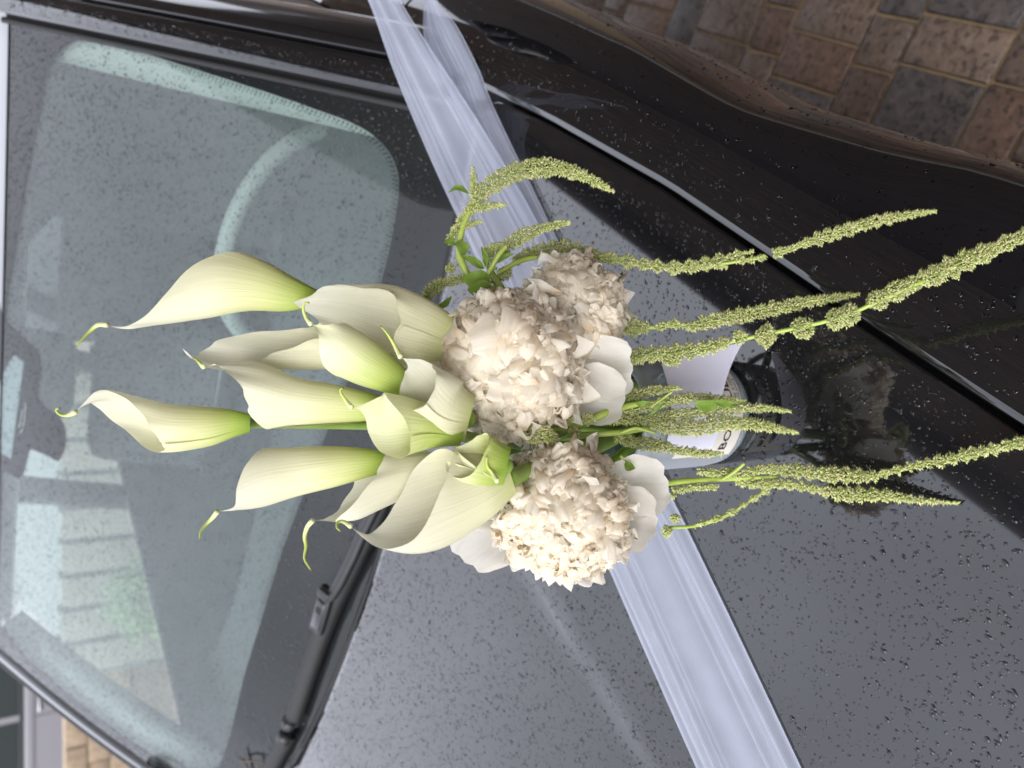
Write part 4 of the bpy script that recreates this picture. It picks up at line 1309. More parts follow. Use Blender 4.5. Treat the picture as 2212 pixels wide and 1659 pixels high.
GATH = JB + Vector((0, 0, JH * 0.55))           # where the stems meet in the jar
def img_frame(x, y, tx, ty, d):
    """unit-pixel vectors in space: along the picture's x and y, scaled to depth, and away from the camera"""
    sc = d / FPX
    ex_, ey_ = DV * sc, -UX * sc
    l = math.hypot(tx, ty) or 1
    tx, ty = tx / l, ty / l
    perp = ex_ * (-ty) + ey_ * tx
    tang = ex_ * tx + ey_ * ty
    away = ray(x, y).normalized() * sc
    return perp, tang, away
def calla(label, axis, d0, d1, tip, s_low, p=1.0, k=0.8, flare=0.18, tail=None, wave=0.0, seed=1, m=None, ov=0.35, roll=0.05, bend=0.0, sheer=0.0, stem_back=0.05):
    m = m or M_calla
    r = random.Random(seed)
    A = smoothpath(axis, 60)
    D = np.linspace(d0, d1, 60) - bend * np.sin(np.linspace(0, math.pi, 60))
    NTH, NSS = 72, 30
    tip = math.radians(tip)
    lo, hi = tip - math.pi - ov, tip + math.pi + ov
    V, S, TH = [], [], []
    def frame(s):
        f = max(0, min(1, s)) * 59
        a = int(f); a = min(a, 58); f -= a
        x, y, w = A[a] * (1 - f) + A[a + 1] * f
        d = D[a] * (1 - f) + D[a + 1] * f
        b2, a2 = A[min(a + 3, 59)], A[max(a - 3, 0)]
        return x, y, w, d, b2[0] - a2[0], b2[1] - a2[1]
    tail_w = None
    if tail:
        tail_w = at(tail[0][0], tail[0][1], d1)
    ph = [r.uniform(0, 6.28) for _ in range(4)]
    for i in range(NTH):
        f = i / (NTH - 1)
        th = lo + (hi - lo) * f
        dt = th - tip
        cosd = math.cos(max(-math.pi, min(math.pi, dt)))
        sr = s_low + (1 - s_low) * ((1 + cosd) / 2) ** p
        sr += wave * .07 * math.sin(dt * 4 + ph[0]) + .02 * wave * math.sin(dt * 11 + ph[3])
        for j in range(NSS):
            q = j / (NSS - 1)
            s = sr * (q - roll * q ** 9)
            x, y, w, d, tx, ty = frame(s)
            pe, tg, aw = img_frame(x, y, tx, ty, d)
            wv = wave * (math.sin(dt * 5 + ph[1] + 3 * q) * .5 + math.sin(dt * 9 + ph[2]) * .3) * q ** 4
            rad = w * (1 + flare * q ** 4 * (0.35 + 0.65 * (1 - cosd) / 2) + .36 * wv)
            over = 1 + .14 * max(0, (f - .5) * 2 - .75) * 4 * q           # one edge wraps outside the other
            rad *= over
            P = at(x, y, d) + pe * (rad * math.cos(th)) + aw * (rad * k * math.sin(th)) + tg * (sheer * w * math.cos(dt) * q)
            # a shallow crease along the keel
            if tail_w is not None:
                g = math.exp(-(dt / .30) ** 2) * sstep(0.72, 1.0, q) ** 1.5
                P = P.lerp(tail_w, g)
            n3 = noise.noise_vector(Vector((th * .8 + seed * 7, s * 4, seed)))
            P += (pe * n3.x + aw * n3.y) * (w * .06 * q)
            V.append(P); S.append(s); TH.append(th)
    root = placed('calla_lily', at(axis[0][0], axis[0][1], d0))
    tag(root, label, 'calla lily', 'calla lilies in the bouquet')
    mesh('spathe', V, grid_faces(NTH, NSS), m, root, local=root, attrs={'s': S, 'th': TH})
    if tail:
        T = smoothpath(tail, 16)
        pts = [at(x, y, d1 + .003 * math.sin(i * .3)) for i, (x, y) in enumerate(T)]
        rr = [(4.4 * (1 - i / 15) ** 1.2 + 1.6) * d1 / FPX for i in range(16)]
        Vt, Ft = tube_geo(pts, rr, 8)
        st = [i // 8 / 15 for i in range(16 * 8)]
        mesh('tip', Vt, Ft, M_tail, root, local=root, attrs={'s': st, 'th': [0] * len(Vt)})
    # spadix and stem
    x0, y0, w0 = axis[0]
    b = at(*A[3][:2], D[3]); e = at(*A[17][:2], D[17])
    mesh('spadix', *tube_geo([b, b.lerp(e, .5), e.lerp(b, .1), e], [w0 * .25 * d0 / FPX, .0035, .0032, .001], 10), M_spadix, root, local=root)
    B = at(x0, y0, d0)
    x1, y1 = A[5][:2]
    dirn = (B - at(x1, y1, D[5])).normalized()
    sr0 = max(.0035, min(.0055, w0 * .55 * d0 / FPX))
    g = GATH + Vector((r.uniform(-.02, .02), r.uniform(-.02, .02), r.uniform(-.03, .01)))
    mid = B + dirn * .04
    bk = ray(x0, y0).normalized() * stem_back
    P4 = [B - dirn * .004, B + dirn * .007 + bk * .45, mid.lerp(g, .2) + bk, mid.lerp(g, .55) + bk * .8, g]
    Q = smoothpath([tuple(p) for p in P4], 18)
    mesh('stem', *tube_geo([Vector(q) for q in Q], [sr0 * (1.15 if i < 2 else 1) for i in range(18)], 10), M_stem, root, local=root)
    return root

calla('calla lily nearest the A pillar, large furled bloom with long drooping tip', [(694, 642, 10), (670, 641, 22), (620, 634, 40), (540, 615, 58), (450, 612, 74), (360, 640, 62), (280, 682, 32), (240, 700, 14)], .475, .46, 200, .36, 1.1, .7, .05,
      [(232, 702), (212, 702), (195, 715), (178, 733), (163, 748)], .1, 1, M_calla, roll=.03)
calla('wide pale calla lily with rolled ruffled mouth beside the drooping one', [(790, 765, 34), (700, 752, 46), (600, 748, 52), (500, 738, 60), (430, 728, 52), (398, 712, 26)], .475, .465, 150, .18, 1.0, .7, .08, None, .55, 2, M_callaw)
calla('veined white calla lily with limp folded flap under the drooping one', [(965, 745, 62), (890, 718, 80), (810, 692, 82), (730, 674, 60), (660, 662, 36), (628, 658, 12)], .47, .455, 75, .30, .9, .5, .10, None, .5, 3, M_callaw)
calla('small calla lily turned away showing a green midrib and hooked tip', [(886, 838, 22), (840, 812, 38), (780, 778, 50), (720, 740, 44), (680, 708, 22)], .448, .43, -75, .50, .9, .8, .25,
      [(672, 700), (661, 685), (655, 668), (658, 655), (668, 654)], .1, 4, M_callag)
calla('slim calla lily with pointed green tip and frilled lip in the middle', [(846, 884, 20), (790, 878, 32), (720, 872, 42), (640, 866, 50), (560, 850, 62), (490, 825, 48), (445, 795, 20)], .46, .45, -15, .60, .9, .8, .12,
      [(440, 792), (428, 781), (419, 773)], .5, 5, M_calla)
calla('tallest calla lily, a straight slim trumpet with a small curled tip', [(540, 914, 20), (500, 915, 31), (440, 922, 44), (360, 922, 50), (290, 905, 48), (220, 892, 50), (172, 888, 30)], .468, .455, 35, .52, 1.0, .8, .12,
      [(164, 890), (150, 896), (135, 897), (124, 891), (121, 884), (130, 882)], .2, 6, M_calla)
calla('long calla lily leaning over the wiper side with a thin curled green tip', [(840, 1000, 20), (790, 1000, 32), (720, 1008, 44), (640, 1020, 52), (560, 1036, 58), (505, 1062, 46), (475, 1098, 20)], .452, .44, -158, .70, 1.0, .75, .10,
      [(470, 1105), (458, 1120), (443, 1135), (433, 1150), (432, 1166)], .05, 7, M_calla)
calla('open calla lily with a wide round mouth in the centre of the cluster', [(1000, 940, 24), (940, 925, 44), (880, 920, 60), (820, 920, 68), (770, 900, 42)], .442, .425, 55, .50, 1.0, .8, .15,
      [(760, 880), (748, 866), (738, 852), (735, 842), (742, 838)], .1, 8, M_callag)
calla('wilting calla lily folded against the large peony', [(1015, 905, 50), (965, 890, 74), (925, 850, 66), (888, 805, 38), (868, 778, 12)], .445, .425, 60, .52, 1.0, .6, .15,
      [(866, 772), (850, 742), (836, 720), (822, 704)], .4, 9, M_callaw, stem_back=.10)
calla('calla lily half hidden behind the broad front one with a long hanging tip', [(985, 1002, 26), (900, 1020, 42), (820, 1040, 56), (750, 1066, 58), (700, 1098, 34), (680, 1120, 14)], .452, .44, 165, .42, 1.0, .8, .10,
      [(676, 1124), (664, 1138), (658, 1160), (661, 1180), (657, 1205), (664, 1220), (673, 1233)], .4, 10, M_callaw)
calla('largest calla lily, broad pale bowl turned to the front', [(1105, 1030, 36), (1040, 1050, 72), (960, 1075, 96), (880, 1105, 92), (810, 1125, 60), (765, 1136, 24)], .43, .415, 150, .30, .9, .6, .12,
      [(758, 1137), (742, 1127), (730, 1128), (728, 1140), (737, 1148)], .15, 11, M_callaw)
calla('small rolled calla lily with a hooked tip between the peonies', [(1095, 1010, 44), (1050, 1000, 56), (1005, 985, 50), (972, 960, 28)], .425, .41, 120, .40, 1.0, .6, .1,
      [(1075, 1040), (1062, 1020), (1052, 1005), (1052, 985)], .3, 12, M_callag, stem_back=.14)

# peonies: hundreds of ragged petals, each its own object, sharing a dozen meshes
M_petal = flower_mat('peony_petal', [(0.0, (0.95, 0.74, 0.50)), (0.25, (0.96, 0.86, 0.70)), (0.6, (0.97, 0.91, 0.80)), (1.0, (0.975, 0.935, 0.84))], transl=0.66, streak=0.10, streak_scale=(14, 2))
M_guard = flower_mat('peony_guard_petal', [(0.0, (0.88, 0.80, 0.68)), (0.3, (0.90, 0.86, 0.79)), (1.0, (0.90, 0.88, 0.83))], transl=0.4, streak=0.10, streak_scale=(10, 2))
M_stamen = mat('yellow_stamen', (0.80, 0.50, 0.08), rough=0.7)
petals = []
def make_petal(seed, width, ragged, curl, nu=13, nv=11, name='petal', m=None, cup=.35, split=False):
    r = random.Random(seed)
    V, S, T, F = [], [], [], []
    ph = r.uniform(0, 6); lob = r.uniform(3.5, 6.5)
    for i in range(nu):
        u = -1 + 2 * i / (nu - 1)
        tipcut = ragged * (.5 + .5 * math.sin(u * lob + ph)) * (.7 + .5 * math.sin(u * 2.3 + ph * 2))
        for j in range(nv):
            v = j / (nv - 1)
            wid = width * (0.18 + 1.0 * v ** .75) * (1 - .55 * max(0, v - .72) / .28 * abs(u) ** 2 - .25 * v ** 6)
            L = v * (1 - tipcut * v ** 5 - .12 * u * u * v ** 3) if m is None else v * (1 + .02 * math.sin(u * 9 + ph) * v)
            if m is not None: wid = width * math.sqrt(max(0.02, 1 - ((v - .58) / .60) ** 2)) if v > .2 else width * (.30 + v * 2.35)
            x = u * wid
            z = cup * width * 1.4 * (u * u) * (.4 + v) + .0 
            y = L
            # the blade bows outward, then curls in at the tip
            z += .10 * math.sin(v * math.pi) * -1 + curl * v ** 3
            z += .04 * noise.noise(Vector((u * 1.6 + seed * 5, v * 2.4, seed * .7))) + .03 * math.sin(u * 6 + ph) * v * v
            x += .05 * noise.noise(Vector((v * 4, seed * 3.1, u)))
            V.append((x, y, z)); S.append(v); T.append(u * .5 + seed)
    F = grid_faces(nu, nv)
    me = bpy.data.meshes.new(name)
    me.from_pydata(V, [], F)
    me.polygons.foreach_set('use_smooth', [True] * len(F))
    for kx, vals in (('s', S), ('th', T)):
        a = me.attributes.new(kx, 'FLOAT', 'POINT'); a.data.foreach_set('value', np.asarray(vals, dtype=np.float32))
    me.materials.append(m or M_petal)
    return me
wide = [make_petal(i, .20 + .05 * (i % 3), .14 + .10 * (i % 2), .10 + .07 * (i % 4), cup=.26) for i in range(10)]
narrow = [make_petal(40 + i, .085 + .03 * (i % 3), .42, .08 + .14 * (i % 3), nu=7, nv=8, cup=.6) for i in range(10)]
guards = [make_petal(80 + i, .50, .05, .20, nu=13, nv=12, m=M_guard, cup=.22) for i in range(3)]
def put(me, parent, base, y_dir, z_dir, scale, name='petal', sx=1.0):
    y_ = y_dir.normalized()
    z_ = (z_dir - y_ * z_dir.dot(y_)).normalized()
    x_ = y_.cross(z_)
    o = bpy.data.objects.new(name, me)
    C.objects.link(o)
    o.parent = parent
    o.matrix_basis = Matrix(((x_.x * scale * sx, y_.x * scale, z_.x * scale, base.x), (x_.y * scale * sx, y_.y * scale, z_.y * scale, base.y), (x_.z * scale * sx, y_.z * scale, z_.z * scale, base.z), (0, 0, 0, 1)))
    return o
def peony(label, cx, cy, d, rpx, axis_px, toward, n, seed, squash=0.85, guard=(), open_=0.5):
    """axis_px: picture direction the bloom opens to, toward: share of it that faces the camera"""
    r = random.Random(seed)
    R = rpx * d / FPX
    c = at(cx, cy, d)
    root = placed('peony', c)
    tag(root, label, 'peony', 'cream peonies in the bouquet')
    toc = -ray(cx, cy).normalized()
    ax = (DV * axis_px[0] - UX * axis_px[1]) * (1 - toward) + toc * toward
    ax.normalize()
    e1 = ax.orthogonal().normalized(); e2 = ax.cross(e1)
    ga = math.pi * (3 - math.sqrt(5))
    for i in range(n):
        # more than a hemisphere, from the rim to the crown
        cz = 1 - 1.62 * ((i + .5) / n)
        rr = math.sqrt(max(0, 1 - cz * cz))
        an = i * ga + r.uniform(-.15, .15)
        dirn = e1 * (rr * math.cos(an)) + e2 * (rr * math.sin(an)) + ax * cz
        lump = 1 + .16 * noise.noise(dirn * 1.9 + Vector((seed * 3.3, 0, 0))) 
        Rp = R * lump * r.uniform(.90, 1.04)
        tang = (ax - dirn * ax.dot(dirn))
        if tang.length < .05: tang = e1 * r.uniform(-1, 1) + e2 * r.uniform(-1, 1)
        tang.normalize()
        side = dirn.cross(tang)
        jit = Vector((r.gauss(0, 1), r.gauss(0, 1), r.gauss(0, 1))) * .13
        nar = r.random() < (.42 if cz < .1 else .10)
        if nar:
            lean, deep = .25, .42
            me = r.choice(narrow)
            Rp *= r.uniform(1.0, 1.09)
        else:
            lean, deep = r.uniform(.65, 1.25), .58
            me = r.choice(wide)
        tipP = (dirn + side * r.gauss(0, .10) + jit * .35) * Rp
        base = (dirn * math.cos(lean) - tang * math.sin(lean) + side * r.gauss(0, .22)) * (R * deep)
        yd = tipP - base
        sc = yd.length / .93
        yd.normalize()
        zd = -(dirn - yd * dirn.dot(yd)) + side * r.gauss(0, .35)
        if nar: zd = side * r.uniform(-1, 1) - dirn * .5
        # concave side turned to the crown
        if zd.length < 1e-3: zd = side
        put(me, root, base, yd, zd * -1 * -1, sc, sx=r.uniform(.85, 1.25))
    # fringe of fine ragged petals between the larger ones, too small to pick apart
    FV, FS, FT, FF = [], [], [], []
    for i in range(950):
        cz = (.30 - 1.1 * r.random()) if i < 170 else (1 - 1.5 * r.random())
        rr = math.sqrt(max(0, 1 - cz * cz)); an = r.uniform(0, 6.283)
        dirn = e1 * (rr * math.cos(an)) + e2 * (rr * math.sin(an)) + ax * cz
        lump = 1 + .16 * noise.noise(dirn * 1.9 + Vector((seed * 3.3, 0, 0)))
        yd = (dirn + Vector((r.gauss(0, 1), r.gauss(0, 1), r.gauss(0, 1))) * .45).normalized()
        zd = yd.orthogonal().normalized(); zd = (zd * math.cos(an * 3) + yd.cross(zd) * math.sin(an * 3))
        xd = yd.cross(zd)
        sc = R * r.uniform(.26, .46)
        if i >= 170:
            # these lean over towards the crown and lie between the larger petals
            tg = ax - dirn * ax.dot(dirn)
            tg = tg.normalized() if tg.length > .05 else e1
            yd = (dirn * .75 + tg * .75 + Vector((r.gauss(0, 1), r.gauss(0, 1), r.gauss(0, 1))) * .32).normalized()
            zd = -(dirn - yd * dirn.dot(yd)) + dirn.cross(tg) * r.gauss(0, .35)
            zd = (zd - yd * zd.dot(yd)).normalized(); xd = yd.cross(zd)
        b0 = dirn * (R * lump * r.uniform(.90, 1.03)) - yd * sc
        me_ = r.choice(narrow) if i < 170 else r.choice(wide); o_ = len(FV)
        for vtx in me_.vertices:
            FV.append(b0 + (xd * vtx.co.x * 1.2 + yd * vtx.co.y + zd * vtx.co.z) * sc)
        FS += [a_.value for a_ in me_.attributes['s'].data]; FT += [a_.value for a_ in me_.attributes['th'].data]
        FF += [tuple(o_ + q for q in p.vertices) for p in me_.polygons]
    tag(mesh('fringe', FV, FF, M_petal, root, attrs={'s': FS, 'th': FT}), kind='stuff')
    # filling core so that no light shows through the heart
    bm = bmesh.new(); bmesh.ops.create_icosphere(bm, subdivisions=3, radius=R * .50)
    me = bpy.data.meshes.new('heart'); bm.to_mesh(me); bm.free()
    nvv = len(me.vertices)
    for kx, val in (('s', .12), ('th', .3)):
        a = me.attributes.new(kx, 'FLOAT', 'POINT'); a.data.foreach_set('value', np.full(nvv, val, dtype=np.float32))
    link('heart', me, root, M_petal)
    for (gx, gy, bx, by, L, wsc, lift) in guard:
        # a smooth outer petal from base (bx, by) to tip (gx, gy) in the picture
        b_ = at(bx, by, d + R * .55) - c; t_ = at(gx, gy, d + R * .30 - lift) - c
        yd = (t_ - b_)
        put(r.choice(guards), root, b_, yd, toc, yd.length, 'guard_petal', wsc)
    for k in range(5):
        dirn = (ax + (e1 * r.gauss(0, 1) + e2 * r.gauss(0, 1)) * .55).normalized()
        p = dirn * R * r.uniform(.74, .86)
        mesh('stamen', *tube_geo([p * .75, p + e1 * r.uniform(-.002, .002)], [.0007, .0011], 5), M_stamen, root)
    b = -ax * R * .8
    g = GATH - c + Vector((r.uniform(-.02, .02), r.uniform(-.02, .02), 0))
    mesh('stem', *tube_geo([Vector(q) for q in smoothpath([tuple(-ax * R * .5), tuple(b), tuple(b.lerp(g, .5)), tuple(g)], 14)], .004, 9), M_stem, root)
    return root
peony('large cream peony in the middle, two ruffled lobes under the calla lilies', 1092, 793, .488, 174, (-.25, .25), .80, 280, 21,
      guard=[(1368, 790, 1200, 800, 0, .85, .0), (1358, 860, 1210, 840, 0, .85, .006)])
peony('round cream peony with loose smooth outer petals, over the ribbon near the wiper', 1215, 1105, .475, 150, (-.1, .5), .75, 280, 22,
      guard=[(1000, 1225, 1110, 1090, 0, .8, .015), (985, 1130, 1100, 1060, 0, .7, .015), (1452, 1040, 1290, 1070, 0, .8, .01), (1432, 1130, 1290, 1110, 0, .9, .015), (1300, 1255, 1200, 1150, 0, .6, .01)])
peony('cream peony tucked behind the large one, nearest the shut line of the bonnet', 1235, 672, .535, 120, (.1, -.3), .70, 220, 23,
      guard=[(1262, 770, 1180, 650, 0, .35, .045)])
# ------------------------------------------------------------------ trailing green amaranth
def floret_mat():
    m = bpy.data.materials.new('amaranth_floret'); m.use_nodes = True
    nt = m.node_tree; L = nt.links; b = bsdf(m)
    gi = nt.nodes.new('ShaderNodeNewGeometry')
    cr_ = nt.nodes.new('ShaderNodeValToRGB')
    el = cr_.color_ramp.elements
    el[0].position, el[0].color = 0.0, (0.42, 0.48, 0.15, 1)
    el[1].position, el[1].color = 1.0, (0.92, 0.88, 0.55, 1)
    e = el.new(.45); e.color = (0.62, 0.67, 0.28, 1)
    e = el.new(.80); e.color = (0.76, 0.77, 0.40, 1)
    e = el.new(.95); e.color = (0.78, 0.66, 0.42, 1)
    L.new(gi.outputs['Random Per Island'], cr_.inputs[0])
    L.new(cr_.outputs[0], b.inputs['Base Color'])
    b.inputs['Roughness'].default_value = 0.6
    b.inputs['Specular IOR Level'].default_value = 0.3
    add_translucent(m, 0.4)
    return m
M_flor = floret_mat()
M_astem = mat('amaranth_stem', (0.30, 0.38, 0.07), rough=0.45, noise_amt=0.15, noise_scale=80)
M_leaf = flower_mat('amaranth_leaf', [(0.0, (0.24, 0.34, 0.06)), (0.5, (0.18, 0.29, 0.045)), (1.0, (0.26, 0.36, 0.08))], transl=0.3, streak=.3, streak_scale=(30, 6), rough=.4)
def wpath(pts, n):
    """rows (x, y, radius px, depth) -> world points and radii"""
    Q = smoothpath(pts, n)
    return [at(q[0], q[1], q[3]) for q in Q], [0.92 * q[2] * q[3] / FPX for q in Q]
def tassel(parent, pts, seed, bead=0.0, dens=1.0, spike=1.0, bead_len=26.0):
    r = random.Random(seed)
    tot = sum(math.hypot(pts[i + 1][0] - pts[i][0], pts[i + 1][1] - pts[i][1]) for i in range(len(pts) - 1))
    n = max(12, int(tot / 2.2))
    W, R = wpath(pts, n)
    V, F = [], []
    px = pts[0][3] / FPX
    ph = r.uniform(0, 6)
    for i in range(n):
        p = W[i]
        t = (W[min(i + 1, n - 1)] - W[max(i - 1, 0)]).normalized()
        a = t.orthogonal().normalized(); b = t.cross(a)
        along = i * 2.2
        R_ = R[i]
        if bead:
            R_ *= (1 - bead) + bead * (0.5 + 0.5 * math.sin(along / bead_len * 2 * math.pi + ph + .8 * math.sin(along * .05))) * 1.15
        R_ *= 1 + .30 * noise.noise(Vector((along * .075, seed * 3.7, 0))) + .14 * noise.noise(Vector((along * .22, seed * 1.7, 4)))
        cnt = max(2, int(dens * 2.2 * R_ / px * .46 + .5))
        for _ in range(cnt):
            an = r.uniform(0, 6.283)
            ra = R_ * math.sqrt(r.uniform(.25, 1.0))
            o = a * math.cos(an) + b * math.sin(an)
            # tiny pointed floret: a squat bud with bracts sticking out
            dirn = (o * 1.0 + t * r.uniform(-.15, .75) + Vector((r.gauss(0, 1), r.gauss(0, 1), r.gauss(0, 1))) * .25).normalized()
            ln = r.uniform(3.8, 9.0) * px * (.8 + .2 * spike)
            wd = r.uniform(1.3, 2.6) * px
            if r.random() < .28:                       # a bristle
                ln *= 1.5; wd *= .42
            c = p + o * max(0, ra - ln * .45) + t * r.uniform(-1.2, 1.2) * px
            u_ = dirn.orthogonal().normalized(); v_ = dirn.cross(u_)
            k = len(V)
            V += [c - dirn * ln * .25]
            m0 = c + dirn * ln * .2
            for h in range(4):
                q = h * math.pi / 2 + an
                V.append(m0 + (u_ * math.cos(q) + v_ * math.sin(q)) * wd)
            V += [c + dirn * ln * (.75 + .35 * spike * r.random())]
            for h in range(4):
                h2 = (h + 1) % 4
                F.append((k, k + 1 + h2, k + 1 + h)); F.append((k + 1 + h, k + 1 + h2, k + 5))
    o = mesh('florets', V, F, M_flor, parent, smooth=True, local=parent)
    tag(o, kind='stuff')
    # the axis that carries them
    mesh('axis', *tube_geo(W[::max(1, n // 24)] + [W[-1]], [max(.0008, .12 * x) for x in (R[::max(1, n // 24)] + [R[-1]])], 6), M_astem, parent, local=parent)
def cluster(parent, x, y, d, rpx, seed):
    tassel(parent, [(x - rpx * .7, y, rpx * .55, d), (x, y, rpx, d), (x + rpx * .7, y, rpx * .5, d)], seed, 0, 1.2)
def astem(parent, pts, name='stem'):
    W, R = wpath(pts, 20)
    mesh(name, *tube_geo(W, R, 9), M_astem, parent, local=parent)
def leaf(parent, x0, y0, x1, y1, wpx, d0, d1, bow=12, seed=1, roll_=0.0, side=1):
    nu, nv = 7, 14
    V, S, T = [], [], []
    tx, ty = x1 - x0, y1 - y0
    for j in range(nv):
        v = j / (nv - 1)
        d = d0 + (d1 - d0) * v
        x, y = x0 + tx * v, y0 + ty * v
        pe, tg, aw = img_frame(x, y, tx, ty, d)
        w = wpx * (math.sin(math.pi * min(1, v * .93 + .04)) ** .75) * (1.15 - .5 * v)
        for i in range(nu):
            u = -1 + 2 * i / (nu - 1)
            P = at(x, y, d) + pe * (u * w * math.cos(roll_) + side * bow * math.sin(v * math.pi)) + aw * (u * w * math.sin(roll_) - abs(u) * w * .35 + 3 * math.sin(v * 9 + seed) * abs(u))
            V.append(P); S.append(.5 + .5 * math.sin(v * 22) * abs(u)); T.append(u * .3 + seed)
    F = [(j * nu + i, j * nu + i + 1, (j + 1) * nu + i + 1, (j + 1) * nu + i) for j in range(nv - 1) for i in range(nu - 1)]
    return mesh('leaf', V, F, M_leaf, parent, local=parent, attrs={'s': S, 'th': T})
def am(label, x, y, d):
    o = placed('amaranth', at(x, y, d))
    return tag(o, label, 'amaranth', 'green amaranth trailing from the bouquet')
def bd(x, y, clear):
    """depth of the paint there, less a clearance"""
    return hit_bonnet(x, y)[1] - clear
# 1: rises by the ribbon and arches over it
a = am('amaranth arching over the ribbon towards the shut line, with small side spikes', 1045, 650, .53)
D1 = .515
astem(a, [(1090, 690, 9, .53), (1045, 640, 9, .525), (1008, 590, 9, D1), (992, 540, 8, D1), (1000, 490, 7.5, D1), (1022, 440, 6, D1)])
tassel(a, [(1018, 450, 10, D1), (1035, 425, 18, D1), (1075, 390, 23, D1), (1130, 367, 23, D1), (1200, 362, 21, D1), (1255, 378, 16, D1), (1300, 400, 11, D1), (1326, 415, 3, D1)], 1)
tassel(a, [(1022, 425, 9, D1 - .005), (1023, 395, 10, D1 - .005), (1021, 362, 3, D1 - .005)], 2)
tassel(a, [(1028, 450, 12, D1), (1055, 445, 11, D1), (1092, 443, 4, D1)], 3)
tassel(a, [(1000, 490, 9, D1), (1020, 483, 8, D1), (1042, 478, 3, D1)], 4)
tassel(a, [(1020, 450, 14, D1), (1000, 470, 13, D1), (982, 500, 12, D1), (968, 525, 7, D1)], 5)
cluster(a, 972, 580, D1, 13, 6); cluster(a, 992, 560, D1 + .005, 9, 7)
leaf(a, 1012, 418, 968, 416, 8, D1, D1 - .01, 12, 1, .5)
leaf(a, 990, 520, 1000, 556, 15, D1 - .004, D1 - .012, -6, 2, .3)
leaf(a, 985, 528, 958, 524, 8, D1, D1 - .01, 4, 3, .2)
# 2: curls back towards the windscreen
a = am('short amaranth curling back towards the windscreen above the large peony', 1020, 610, .52)
astem(a, [(1070, 650, 7, .525), (1030, 620, 7, .52), (1000, 600, 6, .515)])
tassel(a, [(1012, 601, 12, .515), (975, 606, 13, .51), (940, 620, 15, .508), (918, 645, 15, .505), (914, 672, 13, .503), (925, 690, 7, .50)], 11)
cluster(a, 935, 678, .50, 14, 12)
leaf(a, 925, 690, 895, 682, 7, .50, .495, 2, 4, .2); leaf(a, 925, 692, 902, 697, 6, .50, .495, 2, 5, .4)
leaf(a, 945, 665, 975, 640, 8, .502, .50, 4, 6, .3)
leaf(a, 1058, 622, 1000, 600, 27, .51, .50, 6, 7, .15); leaf(a, 1062, 640, 1010, 625, 24, .508, .49, 8, 8, -.2)
# 3: short upright spike over the ribbon
a = am('upright amaranth spike with young leaves lying over the ribbon', 1075, 560, .525)
astem(a, [(1110, 660, 7, .53), (1070, 600, 7, .525), (1045, 560, 6, .52)])
astem(a, [(1075, 590, 5, .52), (1120, 565, 6, .525), (1160, 555, 6, .53)], 'side_stem')
astem(a, [(1050, 600, 5, .51), (1075, 555, 6, .505), (1095, 530, 5, .505)], 'side_stem')
tassel(a, [(1050, 560, 12, .52), (1085, 538, 18, .518), (1130, 510, 18, .518), (1170, 494, 14, .518), (1205, 486, 12, .518), (1230, 481, 5, .518)], 21)
tassel(a, [(1045, 545, 10, .515), (1060, 535, 11, .515), (1082, 528, 5, .515)], 22)
cluster(a, 1090, 590, .53, 20, 23); cluster(a, 1060, 610, .53, 18, 24); cluster(a, 1075, 630, .535, 18, 25)
leaf(a, 1045, 580, 996, 553, 10, .51, .50, 4, 9, .3); leaf(a, 1050, 575, 1040, 533, 8, .51, .505, 3, 10, .5); leaf(a, 1060, 570, 1108, 548, 9, .515, .51, -3, 11, .2); leaf(a, 1055, 575, 1075, 580, 7, .51, .505, 2, 12, .2)
# 4: long tail over the shut line
a = am('long thin amaranth tail crossing the shut line to the wing', 1130, 580, .54)
astem(a, [(1060, 640, 6, .545), (1100, 575, 6, .545), (1180, 545, 5.5, .548), (1300, 560, 5, .55), (1450, 577, 4.5, .545), (1560, 570, 4, .535), (1640, 555, 4, .53)])
tassel(a, [(1110, 565, 15, .543), (1160, 540, 17, .545), (1215, 533, 18, .548), (1280, 548, 17, .548)], 31, .25)
tassel(a, [(1280, 552, 17, .548), (1340, 562, 18, .546), (1400, 572, 17, .545), (1460, 578, 17, .542), (1520, 570, 17, .54), (1580, 555, 16, .536), (1625, 543, 5, .532)], 32, .45, bead_len=34)
tassel(a, [(1500, 575, 16, .54), (1545, 572, 11, .536), (1570, 578, 10, .535)], 36, .4)
tassel(a, [(1590, 565, 10, .533), (1630, 560, 10, .53), (1655, 553, 8, .528)], 33, .6, bead_len=20)
tassel(a, [(1670, 548, 15, .526), (1700, 540, 11, .524), (1735, 527, 11, .521), (1760, 518, 17, .52), (1810, 502, 18, .517), (1870, 484, 17, .513), (1930, 470, 14, .51), (1980, 461, 10, .508), (2022, 456, 3, .506)], 34, .22)
# 5
a = am('medium amaranth tail hanging straight down beside the card, before the long beaded one', 1340, 705, .545)
astem(a, [(1270, 720, 5, .545), (1400, 708, 5, .54), (1540, 695, 5, .525)])
tassel(a, [(1335, 703, 22, .54), (1365, 706, 22, .54), (1400, 708, 16, .537)], 41)
tassel(a, [(1415, 708, 10, .535), (1455, 700, 15, .53), (1490, 706, 11, .528)], 42, .5)
tassel(a, [(1490, 708, 14, .528), (1535, 694, 20, .522), (1590, 684, 21, .52), (1650, 672, 20, .516), (1710, 658, 19, .51), (1770, 648, 14, .505), (1820, 640, 10, .50), (1855, 636, 4, .5)], 43, .22)
